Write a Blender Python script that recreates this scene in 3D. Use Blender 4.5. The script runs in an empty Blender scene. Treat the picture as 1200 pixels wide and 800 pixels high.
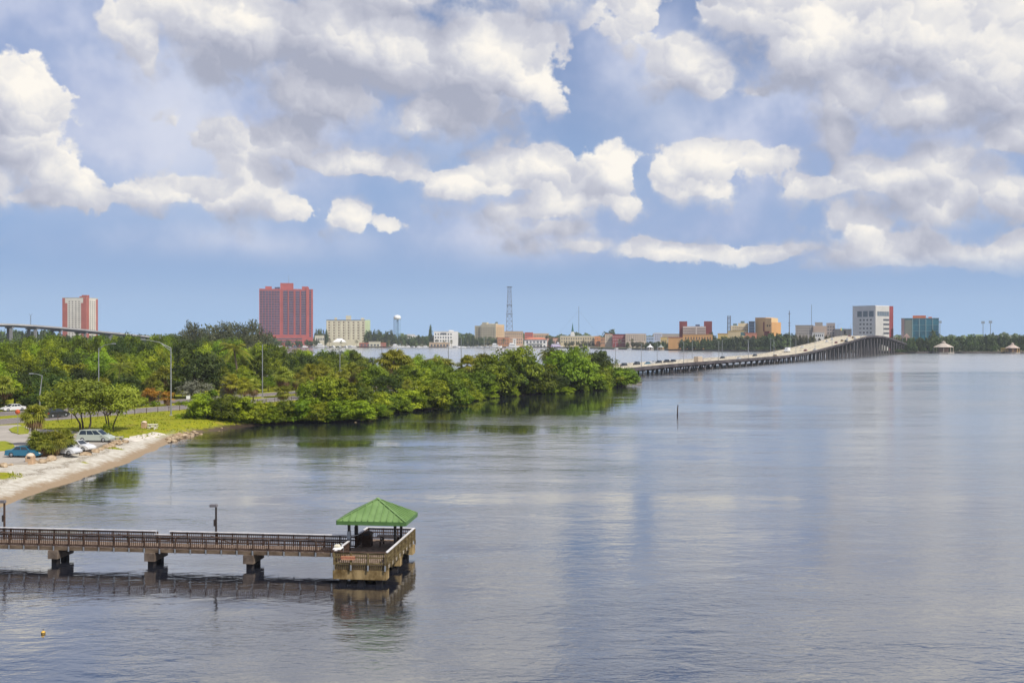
import bpy, math, random
import numpy as np
from mathutils import Vector, Matrix

R = math.radians
random.seed(7)
RNG = np.random.default_rng(11)
scene = bpy.context.scene
COL = scene.collection

# ------------------------------------------------------------------ camera
CAM_H, FPX, CX, HY = 17.0, 1200.0, 600.0, 395.0       # eye height (m), focal length / centre / horizon in photo pixels
cam_d = bpy.data.cameras.new('camera')
cam = bpy.data.objects.new('camera', cam_d)
COL.objects.link(cam)
cam.location = (0, 0, CAM_H)
cam.rotation_euler = (R(90) - math.atan2(5.0, FPX), 0, 0)
cam_d.sensor_fit = 'HORIZONTAL'
cam_d.sensor_width = 36.0
cam_d.lens = 36.0
cam_d.clip_start = 0.5
cam_d.clip_end = 30000.0
scene.camera = cam
scene.render.resolution_x, scene.render.resolution_y = 1024, 682
scene.view_settings.view_transform = 'Standard'
scene.view_settings.look = 'None'
scene.view_settings.exposure = 0.0
scene.view_settings.gamma = 1.0
scene.view_settings.use_curve_mapping = False
try:
    scene.cycles.max_bounces = 7
    scene.cycles.transparent_max_bounces = 8
    scene.cycles.volume_bounces = 0
    scene.cycles.caustics_reflective = False
    scene.cycles.caustics_refractive = False
    scene.cycles.sample_clamp_indirect = 6.0
except Exception:
    pass

# ------------------------------------------------------------------ sun and sky
SUN_DIR = Vector((0.62, -0.54, 0.95)).normalized()       # towards the sun: high, behind the camera and to its right
SUN_EL = math.asin(SUN_DIR.z)
SUN_AZ = math.atan2(SUN_DIR.x, SUN_DIR.y)
sun_d = bpy.data.lights.new('sun', 'SUN')
sun_d.energy = 4.6
sun_d.angle = R(0.53)
sun_d.color = (1.0, 0.95, 0.86)
sun = bpy.data.objects.new('sun', sun_d)
COL.objects.link(sun)
sun.rotation_euler = (-SUN_DIR).to_track_quat('-Z', 'Y').to_euler()


class Nodes:
    """small helper that adds nodes to a tree and wires them"""
    def __init__(self, tree):
        self.t = tree
        self.L = tree.links

    def put(self, sock, v):
        if isinstance(v, bpy.types.NodeSocket):
            self.L.new(v, sock)
        elif v is not None:
            if hasattr(sock.default_value, '__len__') and not hasattr(v, '__len__'):
                v = (v,) * len(sock.default_value)
            if hasattr(sock.default_value, '__len__') and len(sock.default_value) == 4 and len(v) == 3:
                v = (*v, 1.0)
            sock.default_value = v

    def new(self, typ, ins=None, **props):
        n = self.t.nodes.new(typ)
        for k, v in props.items():
            setattr(n, k, v)
        for k, v in (ins or {}).items():
            self.put(n.inputs[k], v)
        return n

    def m(self, op, a, b=None, c=None, clamp=False):
        n = self.t.nodes.new('ShaderNodeMath')
        n.operation = op
        n.use_clamp = clamp
        for i, v in enumerate((a, b, c)):
            if v is not None:
                self.put(n.inputs[i], v)
        return n.outputs[0]

    def v(self, op, a, b=None, c=None):
        n = self.t.nodes.new('ShaderNodeVectorMath')
        n.operation = op
        for i, x in enumerate((a, b, c)):
            if x is not None:
                self.put(n.inputs[i], x)
        return n.outputs['Value'] if op in ('LENGTH', 'DOT_PRODUCT', 'DISTANCE') else n.outputs['Vector']

    def step(self, x, lo, hi, out0=0.0, out1=1.0, smooth=True):
        n = self.t.nodes.new('ShaderNodeMapRange')
        n.interpolation_type = 'SMOOTHSTEP' if smooth else 'LINEAR'
        n.clamp = True
        for i, v in enumerate((x, lo, hi, out0, out1)):
            self.put(n.inputs[i], v)
        return n.outputs[0]

    def mix(self, f, a, b, mode='MIX'):
        n = self.t.nodes.new('ShaderNodeMix')
        n.data_type = 'RGBA'
        n.blend_type = mode
        self.put(n.inputs[0], f)
        self.put(n.inputs[6], a)
        self.put(n.inputs[7], b)
        return n.outputs[2]

    def noise(self, vec, scale, detail=4.0, rough=0.5, dist=0.0, col=False):
        n = self.new('ShaderNodeTexNoise', {'Vector': vec, 'Scale': scale, 'Detail': detail, 'Roughness': rough, 'Distortion': dist})
        return n.outputs['Color' if col else 'Fac']

    def ramp(self, fac, stops):
        n = self.t.nodes.new('ShaderNodeValToRGB')
        e = n.color_ramp.elements
        while len(e) < len(stops):
            e.new(0.5)
        for k, (p, c) in enumerate(stops):
            e[k].position = p
            e[k].color = (*c, 1.0) if len(c) == 3 else c
        self.put(n.inputs[0], fac)
        return n.outputs[0]


def sky_dir(px, py):
    d = Vector((px - CX, FPX, HY - py)).normalized()
    return math.atan2(d.x, d.y), math.asin(d.z)


# cumulus cloud banks: centre and radii in degrees-like picture units of the panorama, weight
CLOUDS = [
    # tall cumulus, left
    (14, 150, 66, 78, 1.15), (-30, 190, 90, 80, 1.1), (62, 196, 44, 44, 1.0), (98, 212, 28, 28, .8), (22, 112, 44, 44, 1.0), (40, 226, 80, 26, .9),
    (176, 50, 26, 40, .62), (160, 32, 22, 22, .5),
    # big grey cloud, top
    (300, 30, 110, 66, 1.45), (430, 50, 160, 96, 1.9), (560, 70, 104, 80, 1.75), (618, 100, 58, 44, 1.3), (400, 110, 100, 46, 1.45), (510, 126, 110, 34, 1.4), (480, -30, 220, 70, 1.6),
    # middle bank
    (345, 166, 66, 32, .85), (430, 186, 84, 26, .85), (250, 222, 84, 30, .95), (300, 210, 60, 40, .9), (200, 226, 40, 20, .65), (330, 240, 64, 18, .8), (280, 180, 70, 60, .55),
    (410, 248, 28, 24, .85), (456, 266, 20, 10, .6), (398, 236, 12, 14, .7),
    # centre right cumulus
    (590, 212, 62, 40, 1.1), (545, 214, 44, 26, .9), (628, 204, 34, 34, .9), (712, 210, 44, 42, 1.15), (690, 236, 60, 34, 1.1), (660, 242, 100, 28, .95), (730, 244, 40, 24, .9), (590, 252, 90, 22, .8), (655, 272, 90, 18, .75),
    (790, 206, 44, 28, .95), (850, 196, 70, 30, .95), (830, 222, 84, 24, 1.05), (900, 190, 60, 24, .75),
    (790, 292, 60, 11, .8), (690, 290, 110, 16, .55), (900, 296, 90, 9, .45),
    # great bank, right
    (880, 20, 90, 60, 1.1), (810, 78, 60, 40, 1.0), (830, 96, 50, 26, .9), (735, 36, 44, 34, .5), (728, 70, 16, 24, .42), (960, 60, 110, 60, 1.15), (1080, 50, 130, 80, 1.25), (1170, 70, 90, 90, 1.2), (890, 108, 56, 17, .75),
    (1000, 104, 80, 46, 1.25), (975, 150, 26, 40, .9), (1100, 120, 100, 42, 1.35), (1100, 186, 50, 36, .95), (1050, 206, 130, 34, .9), (1110, 240, 90, 40, .8), (960, 220, 60, 40, .7), (1165, 222, 54, 60, .95), (1190, 160, 60, 36, 1.1),
    (1010, 270, 52, 60, 1.0), (1000, 306, 50, 26, .85), (1060, 292, 70, 26, .95), (1102, 250, 24, 26, .95), (1130, 300, 90, 18, .95), (1190, 296, 50, 22, .9), (980, 258, 34, 40, .8),
    # beyond the frame
    (-260, 120, 160, 90, 1.0), (-420, 60, 200, 130, 1.0), (1420, 150, 180, 110, 1.1), (1650, 220, 200, 60, 1.0), (1330, 60, 120, 80, 1.1),
]
# thin high veil
VEIL = [(120, 120, 240, 150, 1.1), (330, 150, 220, 150, 1.0), (60, 20, 220, 90, 1.0), (980, 170, 320, 140, 1.2), (860, 260, 280, 90, .8), (620, 270, 300, 90, .9), (740, 60, 180, 120, .8), (1130, 40, 260, 170, 1.2), (560, 130, 160, 90, .6), (300, 285, 300, 44, .6), (980, 312, 320, 44, .9), (660, 305, 240, 34, .7)]
# thick, shaded undersides
DARK = [(300, 60, 110, 90, .9), (400, 128, 150, 46, .75), (560, 138, 130, 30, .7), (520, 30, 60, 44, .75), (430, 40, 90, 50, .55), (890, 64, 70, 36, .55), (1060, 100, 110, 24, .6), (1150, 152, 70, 26, .9), (1160, 262, 66, 34, 1.0),
        (20, 232, 120, 22, .4), (680, 268, 120, 24, .5), (840, 244, 100, 16, .5), (1000, 186, 90, 30, .45), (760, 268, 140, 26, .4), (920, 250, 90, 30, .6), (330, 256, 120, 14, .4), (1100, 20, 120, 30, .4)]

SKY_TINT = (1.04, 1.02, 1.17)
LOW_AIR = (0.37, 0.56, 0.84)
SLATE = (0.245, 0.395, 0.69)
world = bpy.data.worlds.new('World')
world.use_nodes = True
wt = world.node_tree
wt.nodes.clear()
W = Nodes(wt)
D = W.new('ShaderNodeTexCoord').outputs['Generated']
Dn = W.v('NORMALIZE', D)
sx = W.new('ShaderNodeSeparateXYZ', {0: Dn})
az = W.m('ARCTAN2', sx.outputs[0], sx.outputs[1])
el = W.m('ARCSINE', sx.outputs[2])
P = W.new('ShaderNodeCombineXYZ', {0: az, 1: el, 2: 0.0}).outputs[0]
# ragged edges: the banks are looked up at a wandering position
wob = W.v('SUBTRACT', W.noise(Dn, 8.0, 6.0, 0.6, col=True), (0.5, 0.5, 0.5))
Pw = W.v('MULTIPLY_ADD', wob, (0.060, 0.045, 0.0), P)
K = 1.0 / 0.1


def banks(pos, blobs):
    acc = None
    for cx, cy, rx, ry, w in blobs:
        a, e = sky_dir(cx, cy)
        ia, ie = FPX / rx, FPX / ry
        q = W.v('MULTIPLY_ADD', pos, (ia, ie, 0.0), (-a * ia, -e * ie, 0.0))
        f = W.m('MULTIPLY_ADD', W.v('LENGTH', q), -w, w)
        acc = f if acc is None else W.m('SMOOTH_MAX', acc, f, 0.15)
    return acc if acc is not None else -1.0


# heaped puffs at three sizes: how far a bearing lies inside its puff, and how much that side of it faces the sun
warp = W.v('SUBTRACT', W.noise(Dn, 30.0, 4.0, 0.6, col=True), (0.5, 0.5, 0.5))
Pv = W.v('MULTIPLY_ADD', warp, (0.062, 0.052, 0.0), P)
SUNWARD = (0.50, 0.86, 0.0)


def puff_layer(scale, stretch):
    q = W.v('MULTIPLY', Pv, (1.0, stretch, 1.0))
    n = W.new('ShaderNodeTexVoronoi', {'Vector': q, 'Scale': scale, 'Smoothness': 0.5, 'Randomness': 1.0}, feature='SMOOTH_F1', voronoi_dimensions='2D')
    facing = W.v('DOT_PRODUCT', W.v('SUBTRACT', q, n.outputs['Position']), tuple(c * scale for c in SUNWARD))
    return W.m('SUBTRACT', 0.38, n.outputs['Distance']), facing


b1, f1 = puff_layer(9.5, 1.35)
b2, f2 = puff_layer(23.0, 1.2)
b3, f3 = puff_layer(55.0, 1.1)
fine = W.m('SUBTRACT', W.noise(Dn, 22.0, 8.0, 0.62), 0.5)
HEAP = W.m('MULTIPLY_ADD', b1, 0.90, W.m('MULTIPLY_ADD', b2, 0.62, W.m('MULTIPLY_ADD', b3, 0.34, W.m('MULTIPLY', fine, 1.2))))
FACE = W.m('MULTIPLY_ADD', f1, 0.30, W.m('MULTIPLY_ADD', f2, 0.25, W.m('MULTIPLY_ADD', f3, 0.15, W.m('MULTIPLY', fine, 0.55))))


sky = W.new('ShaderNodeTexSky', sky_type='NISHITA', sun_disc=False, sun_elevation=SUN_EL, sun_rotation=SUN_AZ, altitude=0.0, air_density=1.0, dust_density=1.2, ozone_density=2.0)
sky_c = W.mix(1.0, sky.outputs[0], SKY_TINT, 'MULTIPLY')
# slate blue rain haze low down, paler again right at the horizon
clear = W.mix(W.step(el, 0.06, 0.26, 0.85, 0.0), sky_c, tuple(x * K for x in SLATE))
clear = W.mix(W.step(el, 0.0, 0.085, 0.95, 0.0), clear, tuple(x * K for x in LOW_AIR))


def background(colour):
    return W.new('ShaderNodeBackground', {'Color': colour, 'Strength': 0.1}).outputs[0]


def cloudy(cover, cover_sunward, thick, veil_cover):
    """clear sky, thin veil and lit cumulus for one part of the dome"""
    dens = W.m('ADD', cover, W.m('ADD', HEAP, 0.17))
    bulk = W.m('SUBTRACT', cover, cover_sunward)
    soft = W.step(bulk, -0.20, 0.15, 0.85, 0.22)            # crisp sunny tops, ragged hazy bases
    alpha = W.step(W.m('DIVIDE', dens, soft), 0.0, 1.0)
    alpha = W.m('MULTIPLY', alpha, W.step(el, 0.046, 0.080))
    lit = W.m('MULTIPLY_ADD', bulk, 0.56, 0.50)
    lit = W.m('ADD', FACE, lit)
    lit = W.m('MULTIPLY_ADD', W.step(dens, 0.05, 0.75), -0.12, lit)
    if thick is not None:
        lit = W.m('MULTIPLY_ADD', W.m('MAXIMUM', thick, 0.0), -0.20, lit)
    cl = W.ramp(lit, [(0.0, (.40, .425, .53)), (0.25, (.515, .53, .62)), (0.48, (.63, .64, .71)), (0.72, (.83, .815, .81)), (1.0, (1.02, .97, .89))])
    sc = W.t.nodes.new('ShaderNodeVectorMath')
    sc.operation = 'SCALE'
    W.L.new(cl, sc.inputs[0])
    sc.inputs['Scale'].default_value = K
    base = clear
    if veil_cover is not None:
        vn = W.noise(Dn, 6.0, 5.0, 0.6)
        veil = W.m('MULTIPLY', W.m('MULTIPLY', W.m('MAXIMUM', veil_cover, 0.0), W.step(el, .05, .10)), W.step(vn, 0.25, 0.65, 0.45, 1.5), clamp=True)
        base = W.mix(veil, clear, W.mix(W.step(vn, .35, .7), (0.40 * K, 0.475 * K, 0.70 * K), (0.66 * K, 0.70 * K, 0.835 * K)))
    return background(W.mix(alpha, base, sc.outputs[0]))


LB = (0.016, 0.030, 0.0)
Pl = W.v('ADD', Pw, LB)


def sector(x0, x1):
    pick = lambda blobs: [b for b in blobs if b[0] + b[2] + 95 > x0 and b[0] - b[2] - 95 < x1]
    cl, th, ve = pick(CLOUDS), pick(DARK), pick(VEIL)
    return cloudy(banks(Pw, cl), banks(Pl, cl), banks(Pw, th) if th else None, banks(Pw, ve) if ve else None)


cuts = [-900, -150, 150, 370, 540, 760, 960, 1340, 2100]
shader = None
for x0, x1 in zip(cuts[:-1], cuts[1:]):
    s = sector(x0, x1)
    if shader is None:
        shader = s
    else:                                   # a switch by bearing: each part of the dome is worked out on its own
        sw = W.m('GREATER_THAN', az, math.atan2(x0 - CX, FPX))
        shader = W.new('ShaderNodeMixShader', {0: sw, 1: shader, 2: s}).outputs[0]
# the rest of the dome, out of the picture: broken cloud from noise, added to lighten the water
gen = W.m('MULTIPLY_ADD', W.noise(Dn, 2.6, 3.0, 0.5), 3.0, -1.35)
rest = cloudy(gen, W.m('MULTIPLY_ADD', W.noise(W.v('ADD', Dn, (0.03, 0.0, 0.05)), 2.6, 3.0, 0.5), 3.0, -1.35), None, None)
mid_az = 0.5 * (math.atan2(cuts[0] - CX, FPX) + math.atan2(cuts[-1] - CX, FPX))
half_az = 0.5 * (math.atan2(cuts[-1] - CX, FPX) - math.atan2(cuts[0] - CX, FPX))
out = W.m('MAXIMUM', W.step(el, 0.36, 0.50), W.step(W.m('SUBTRACT', W.m('ABSOLUTE', W.m('SUBTRACT', az, mid_az)), half_az), -0.16, 0.0))
shader = W.new('ShaderNodeMixShader', {0: out, 1: shader, 2: rest}).outputs[0]
# no cloud close to the horizon
shader = W.new('ShaderNodeMixShader', {0: W.m('LESS_THAN', el, 0.05), 1: shader, 2: background(clear)}).outputs[0]
W.new('ShaderNodeOutputWorld', {'Surface': shader})
scene.world = world
world.cycles.sampling_method = 'MANUAL'
world.cycles.sample_map_resolution = 512

# ================================================================== helpers
def px_ground(px, py, z=0.0):
    """the point at height z that the photo shows at this pixel"""
    y = FPX * (CAM_H - z) / (py - HY)
    return Vector(((px - CX) * y / FPX, y, z))


def px_at(px, y):
    return (px - CX) * y / FPX


def z_at(py, y):
    return CAM_H - (py - HY) * y / FPX


class MB:
    """collects boxes, bars, tubes and faces into ONE mesh"""
    def __init__(self):
        self.v, self.f, self.mi, self.sm = [], [], [], []

    def add(self, vs, fs, mi=0, smooth=False):
        o = len(self.v)
        self.v.extend([tuple(p) for p in vs])
        for f in fs:
            self.f.append(tuple(o + i for i in f))
            self.mi.append(mi)
            self.sm.append(smooth)
        return self

    def box(self, x0, x1, y0, y1, z0, z1, mi=0):
        vs = [(x0, y0, z0), (x1, y0, z0), (x1, y1, z0), (x0, y1, z0), (x0, y0, z1), (x1, y0, z1), (x1, y1, z1), (x0, y1, z1)]
        return self.add(vs, [(0, 3, 2, 1), (4, 5, 6, 7), (0, 1, 5, 4), (1, 2, 6, 5), (2, 3, 7, 6), (3, 0, 4, 7)], mi)

    def bevel_box(self, x0, x1, y0, y1, z0, z1, b, mi=0):
        """box with chamfered vertical and top edges"""
        def ring(i, z):
            return [(x0 + i + b, y0 + i, z), (x1 - i - b, y0 + i, z), (x1 - i, y0 + i + b, z), (x1 - i, y1 - i - b, z), (x1 - i - b, y1 - i, z), (x0 + i + b, y1 - i, z), (x0 + i, y1 - i - b, z), (x0 + i, y0 + i + b, z)]
        vs = ring(0, z0) + ring(0, z1 - b) + ring(b, z1)
        fs = [tuple(range(7, -1, -1)), tuple(range(16, 24))]
        for k in range(2):
            for i in range(8):
                fs.append((k * 8 + i, k * 8 + (i + 1) % 8, k * 8 + 8 + (i + 1) % 8, k * 8 + 8 + i))
        return self.add(vs, fs, mi)

    def bar(self, p, q, w, h=None, mi=0, up=(0, 0, 1)):
        """rectangular bar between two points"""
        p, q = Vector(p), Vector(q)
        h = w if h is None else h
        t = (q - p).normalized()
        u = Vector(up)
        if abs(t.dot(u)) > .98:
            u = Vector((0, 1, 0))
        s = t.cross(u).normalized()
        n = s.cross(t).normalized()
        vs = [c + s * a * w / 2 + n * b * h / 2 for c in (p, q) for a, b in ((-1, -1), (1, -1), (1, 1), (-1, 1))]
        return self.add(vs, [(0, 1, 2, 3), (7, 6, 5, 4), (0, 4, 5, 1), (1, 5, 6, 2), (2, 6, 7, 3), (3, 7, 4, 0)], mi)

    def tube(self, pts, rs, n=8, mi=0, smooth=True, caps=True):
        pts = [Vector(p) for p in pts]
        if not hasattr(rs, '__len__'):
            rs = [rs] * len(pts)
        vs, fs = [], []
        ref = None
        for i, p in enumerate(pts):
            t = (pts[min(i + 1, len(pts) - 1)] - pts[max(i - 1, 0)]).normalized()
            if ref is None:
                ref = Vector((1, 0, 0)) if abs(t.x) < .9 else Vector((0, 1, 0))
            s = (ref - t * ref.dot(t)).normalized()
            ref = s
            b = t.cross(s)
            for k in range(n):
                a = 2 * math.pi * k / n
                vs.append(p + (s * math.cos(a) + b * math.sin(a)) * rs[i])
        for i in range(len(pts) - 1):
            for k in range(n):
                fs.append((i * n + k, i * n + (k + 1) % n, (i + 1) * n + (k + 1) % n, (i + 1) * n + k))
        self.add(vs, fs, mi, smooth)
        if caps:
            o = len(pts) - 1
            self.add([vs[k] for k in range(n)], [tuple(range(n - 1, -1, -1))], mi)
            self.add([vs[o * n + k] for k in range(n)], [tuple(range(n))], mi)
        return self

    def lathe(self, prof, n=16, mi=0, centre=(0, 0, 0), axis='z', smooth=True):
        vs, fs = [], []
        for r, z in prof:
            for k in range(n):
                a = 2 * math.pi * k / n
                x, y = r * math.cos(a), r * math.sin(a)
                q = (x, y, z) if axis == 'z' else ((x, z, y) if axis == 'y' else (z, x, y))
                vs.append((q[0] + centre[0], q[1] + centre[1], q[2] + centre[2]))
        for i in range(len(prof) - 1):
            for k in range(n):
                fs.append((i * n + k, i * n + (k + 1) % n, (i + 1) * n + (k + 1) % n, (i + 1) * n + k))
        return self.add(vs, fs, mi, smooth)

    def prism(self, poly, z0, z1, mi=0):
        n = len(poly)
        vs = [(x, y, z0) for x, y in poly] + [(x, y, z1) for x, y in poly]
        fs = [tuple(range(n - 1, -1, -1)), tuple(range(n, 2 * n))] + [(i, (i + 1) % n, n + (i + 1) % n, n + i) for i in range(n)]
        return self.add(vs, fs, mi)

    def quad(self, a, b, c, d, mi=0):
        return self.add([a, b, c, d], [(0, 1, 2, 3)], mi)

    def mesh(self, name, mats):
        me = bpy.data.meshes.new(name)
        me.from_pydata(self.v, [], self.f)
        mats = mats if isinstance(mats, (list, tuple)) else [mats]
        for m in mats:
            me.materials.append(m)
        me.polygons.foreach_set('material_index', self.mi)
        me.polygons.foreach_set('use_smooth', self.sm)
        me.update()
        return me

    def build(self, name, mats, parent=None, loc=None, rotz=0.0):
        return put(name, self.mesh(name, mats), parent, loc, rotz)


def put(name, data, parent=None, loc=None, rotz=0.0):
    o = bpy.data.objects.new(name, data)
    COL.objects.link(o)
    if parent is not None:
        o.parent = parent
    if loc is not None:
        o.location = loc
    if rotz:
        o.rotation_euler = (0, 0, rotz)
    return o


def tag(o, label=None, cat=None, group=None, kind=None):
    if label:
        o['label'] = label
    if cat:
        o['category'] = cat
    if group:
        o['group'] = group
    if kind:
        o['kind'] = kind
    return o


def thing(name, label, cat, loc=(0, 0, 0), rotz=0.0, group=None):
    return tag(put(name, None, None, loc, rotz), label, cat, group)


KIDS = {}


def copy_tree(o, parent=None):
    c = o.copy()
    COL.objects.link(c)
    if parent is not None:
        c.parent = parent
    for ch in o.children:
        copy_tree(ch, c)
    return c


# ================================================================== materials
MATS = {}


def mat(name, col, rough=0.8, var=0.12, scale=3.0, metal=0.0, spec=0.3, bump=0.0, col2=None, stretch=(1, 1, 1), detail=5.0, coat=0.0):
    """one surface: a base colour that wanders between two tones over a noise, with grain"""
    if name in MATS:
        return MATS[name]
    m = bpy.data.materials.new(name)
    m.use_nodes = True
    t = m.node_tree
    t.nodes.clear()
    N = Nodes(t)
    p = N.v('MULTIPLY', N.new('ShaderNodeTexCoord').outputs['Object'], stretch)
    n = N.noise(p, scale, detail, 0.6)
    a = tuple(c * (1 - var) for c in col)
    b = col2 if col2 else tuple(min(1.0, c * (1 + var)) for c in col)
    c = N.mix(N.step(n, 0.3, 0.7), a, b)
    b_ = N.new('ShaderNodeBsdfPrincipled', {'Base Color': c, 'Roughness': rough, 'Metallic': metal, 'Specular IOR Level': spec, 'Coat Weight': coat, 'Coat Roughness': 0.08})
    if bump:
        bm = N.new('ShaderNodeBump', {'Height': N.noise(p, scale * 6, 4.0, 0.6), 'Strength': bump, 'Distance': 0.05})
        N.L.new(bm.outputs[0], b_.inputs['Normal'])
    N.new('ShaderNodeOutputMaterial', {'Surface': b_.outputs[0]})
    MATS[name] = m
    return m


def leaf_mat(name, dark, light, trans=0.24, rough=0.55, hue_var=0.05):
    if name in MATS:
        return MATS[name]
    m = bpy.data.materials.new(name)
    m.use_nodes = True
    t = m.node_tree
    t.nodes.clear()
    N = Nodes(t)
    tint = N.new('ShaderNodeAttribute', attribute_name='tint').outputs['Fac']
    oi = N.new('ShaderNodeObjectInfo').outputs['Random']
    c = N.mix(N.m('MULTIPLY_ADD', oi, 0.5, N.m('MULTIPLY_ADD', tint, 1.0, -0.28), clamp=True), dark, light)
    hs = N.new('ShaderNodeHueSaturation', {'Hue': N.m('MULTIPLY_ADD', oi, hue_var, 0.5 - hue_var * .5), 'Saturation': 1.0, 'Value': N.m('MULTIPLY_ADD', N.m('FRACT', N.m('MULTIPLY', oi, 7.31)), 0.45, 0.78), 'Color': c})
    df = N.new('ShaderNodeBsdfPrincipled', {'Base Color': hs.outputs[0], 'Roughness': rough, 'Specular IOR Level': 0.2})
    tr = N.new('ShaderNodeBsdfTranslucent', {'Color': N.mix(1.0, hs.outputs[0], (1.5, 1.45, .7), 'MULTIPLY')})
    mx = N.new('ShaderNodeMixShader', {0: trans, 1: df.outputs[0], 2: tr.outputs[0]})
    N.new('ShaderNodeOutputMaterial', {'Surface': mx.outputs[0]})
    MATS[name] = m
    return m


def glass_mat(name, col=(0.02, 0.03, 0.04), rough=0.08):
    return mat(name, col, rough, 0.05, 1.0, 0.0, 0.7)


M_conc = mat('concrete', (.34, .31, .27), .9, .22, .9, bump=.3)
M_conc_dark = mat('weathered_concrete', (.085, .075, .085), .95, .35, .5, bump=.3, stretch=(1, 1, .4))
M_conc_stain = mat('stained_concrete', (.11, .068, .022), .95, .0, 1.1, bump=.4, col2=(.40, .29, .14), stretch=(1.3, 1.3, .8))
M_pale_conc = mat('pale_concrete', (.50, .44, .33), .9, .12, .35)
M_wood = mat('old_dark_timber', (.036, .020, .015), .9, .0, 2.2, bump=.3, col2=(.095, .056, .038), stretch=(1, 1, 3))
M_wood_deck = mat('deck_boards', (.155, .105, .078), .9, .2, 3.0, bump=.3, col2=(.29, .215, .165))
M_wood_green = mat('olive_timber', (.085, .058, .026), .9, .0, 2.0, bump=.3, col2=(.20, .155, .07), stretch=(1, 1, 2.5))  # olive brown, lighter than the dark timber
M_caprail = mat('sunlit_rail', (.62, .60, .60), .7, .12, 2.5)  # sun on the dark brown caps, put into the colour as white
M_galv = mat('galvanised_steel', (.34, .35, .36), .45, .1, 2.0, metal=.6)
M_dark_metal = mat('dark_bronze_metal', (.035, .028, .026), .5, .2, 2.0)
M_black = mat('black_rubber', (.015, .015, .016), .85, .1, 4.0)
M_white = mat('white_paint', (.76, .76, .75), .5, .05, 2.0)
M_dark = mat('dark_opening', (.03, .032, .04), .5, .2, 1.0)
M_glass = glass_mat('window_glass')

# ================================================================== the setting: water, land, roads
# shoreline of the causeway land, read off the photo at water level, near to far, then round the back
SHORE_PX = [(0, 594), (38, 579), (75, 568), (105, 557), (140, 546), (175, 530), (200, 517), (232, 507), (262, 503), (312, 497), (350, 495), (420, 494), (437, 487), (455, 482), (505, 480), (540, 470), (575, 465), (637, 461), (662, 459), (700, 456), (738, 449.5)]
SHORE = [px_ground(x, y) for x, y in SHORE_PX]
BACK = [(46, 402), (40, 446), (14, 446), (-36, 432), (-82, 402), (-130, 420), (-118, 560), (-135, 668), (-420, 690), (-520, 400), (-520, 40), (-60, 40), (-58, 70)]
LAND = [(p.x, p.y) for p in SHORE] + BACK


def dist_inside(px, py, poly):
    """signed distance to a closed polygon, positive inside (arrays)"""
    n = len(poly)
    best = np.full(px.shape, 1e9)
    ins = np.zeros(px.shape, bool)
    for i in range(n):
        x0, y0 = poly[i]
        x1, y1 = poly[(i + 1) % n]
        dx, dy = x1 - x0, y1 - y0
        t = np.clip(((px - x0) * dx + (py - y0) * dy) / (dx * dx + dy * dy + 1e-12), 0, 1)
        best = np.minimum(best, np.hypot(px - x0 - t * dx, py - y0 - t * dy))
        c = ((y0 > py) != (y1 > py)) & (px < (x1 - x0) * (py - y0) / (y1 - y0 + 1e-12) + x0)
        ins ^= c
    return np.where(ins, best, -best)


def wavy(x, y, s, seed=0.0):
    return (np.sin(x * s + 1.3 * np.sin(y * s * .7 + seed) + seed) + np.sin(y * s * 1.31 + 1.7 * np.sin(x * s * .53 - seed) + 2.1 * seed)) * .5


def land_height(x, y):
    sd = dist_inside(x, y, LAND)
    sd = sd + wavy(x, y, .55, 1.0) * .35 + wavy(x, y, 1.7, 2.0) * .15
    beach = np.clip((192 - y) / 26, 0, 1)
    k = .42 + (.30 - .42) * beach
    z = np.where(sd > 0, 1.5 * np.tanh(sd * k / 1.5), sd * .22)
    z = np.clip(z, -3.0, 1.5) + np.where(sd > 2, wavy(x, y, .33, 4.0) * .05, 0)
    return z, sd, beach


def sand_width(x, y):
    """how far the bare sand reaches in from the waterline"""
    w = np.interp(y, [100, 128, 140, 150, 160, 175, 190], [19, 19, 15, 8, 4, 1.5, .8])
    for cx, cy, rx, ry, a in ((-58, 116, 7, 4.5, 15), (-63, 131, 5, 2.0, 15), (-54.5, 132, 3.5, 1.6, 14), (-57, 147, 3.0, 2.2, 8)):
        w = w - a * np.clip(1.4 - np.hypot((x - cx) / rx, (y - cy) / ry), 0, 1)
    return w


def grid_mesh(name, xs, ys, zf):
    X, Y = np.meshgrid(xs, ys)
    Z, sd, beach = zf(X, Y)
    nx, ny = len(xs), len(ys)
    idx = np.arange(nx * ny).reshape(ny, nx)
    q = np.stack([idx[:-1, :-1], idx[:-1, 1:], idx[1:, 1:], idx[1:, :-1]], -1).reshape(-1, 4)
    keep = (sd.ravel()[q].max(1) > -14)
    q = q[keep]
    co = np.stack([X, Y, Z], -1).reshape(-1, 3)
    me = bpy.data.meshes.new(name)
    me.vertices.add(len(co))
    me.vertices.foreach_set('co', co.ravel())
    me.loops.add(q.size)
    me.loops.foreach_set('vertex_index', q.ravel())
    me.polygons.add(len(q))
    me.polygons.foreach_set('loop_start', np.arange(len(q)) * 4)
    me.polygons.foreach_set('loop_total', np.full(len(q), 4))
    me.update(calc_edges=True)
    me.validate()
    for an, arr in (('shore', sd), ('beach', beach), ('sand', sand_width(X, Y))):
        a = me.attributes.new(an, 'FLOAT', 'POINT')
        a.data.foreach_set('value', arr.ravel().astype(np.float32))
    me.polygons.foreach_set('use_smooth', [True] * len(me.polygons))
    return me


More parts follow.
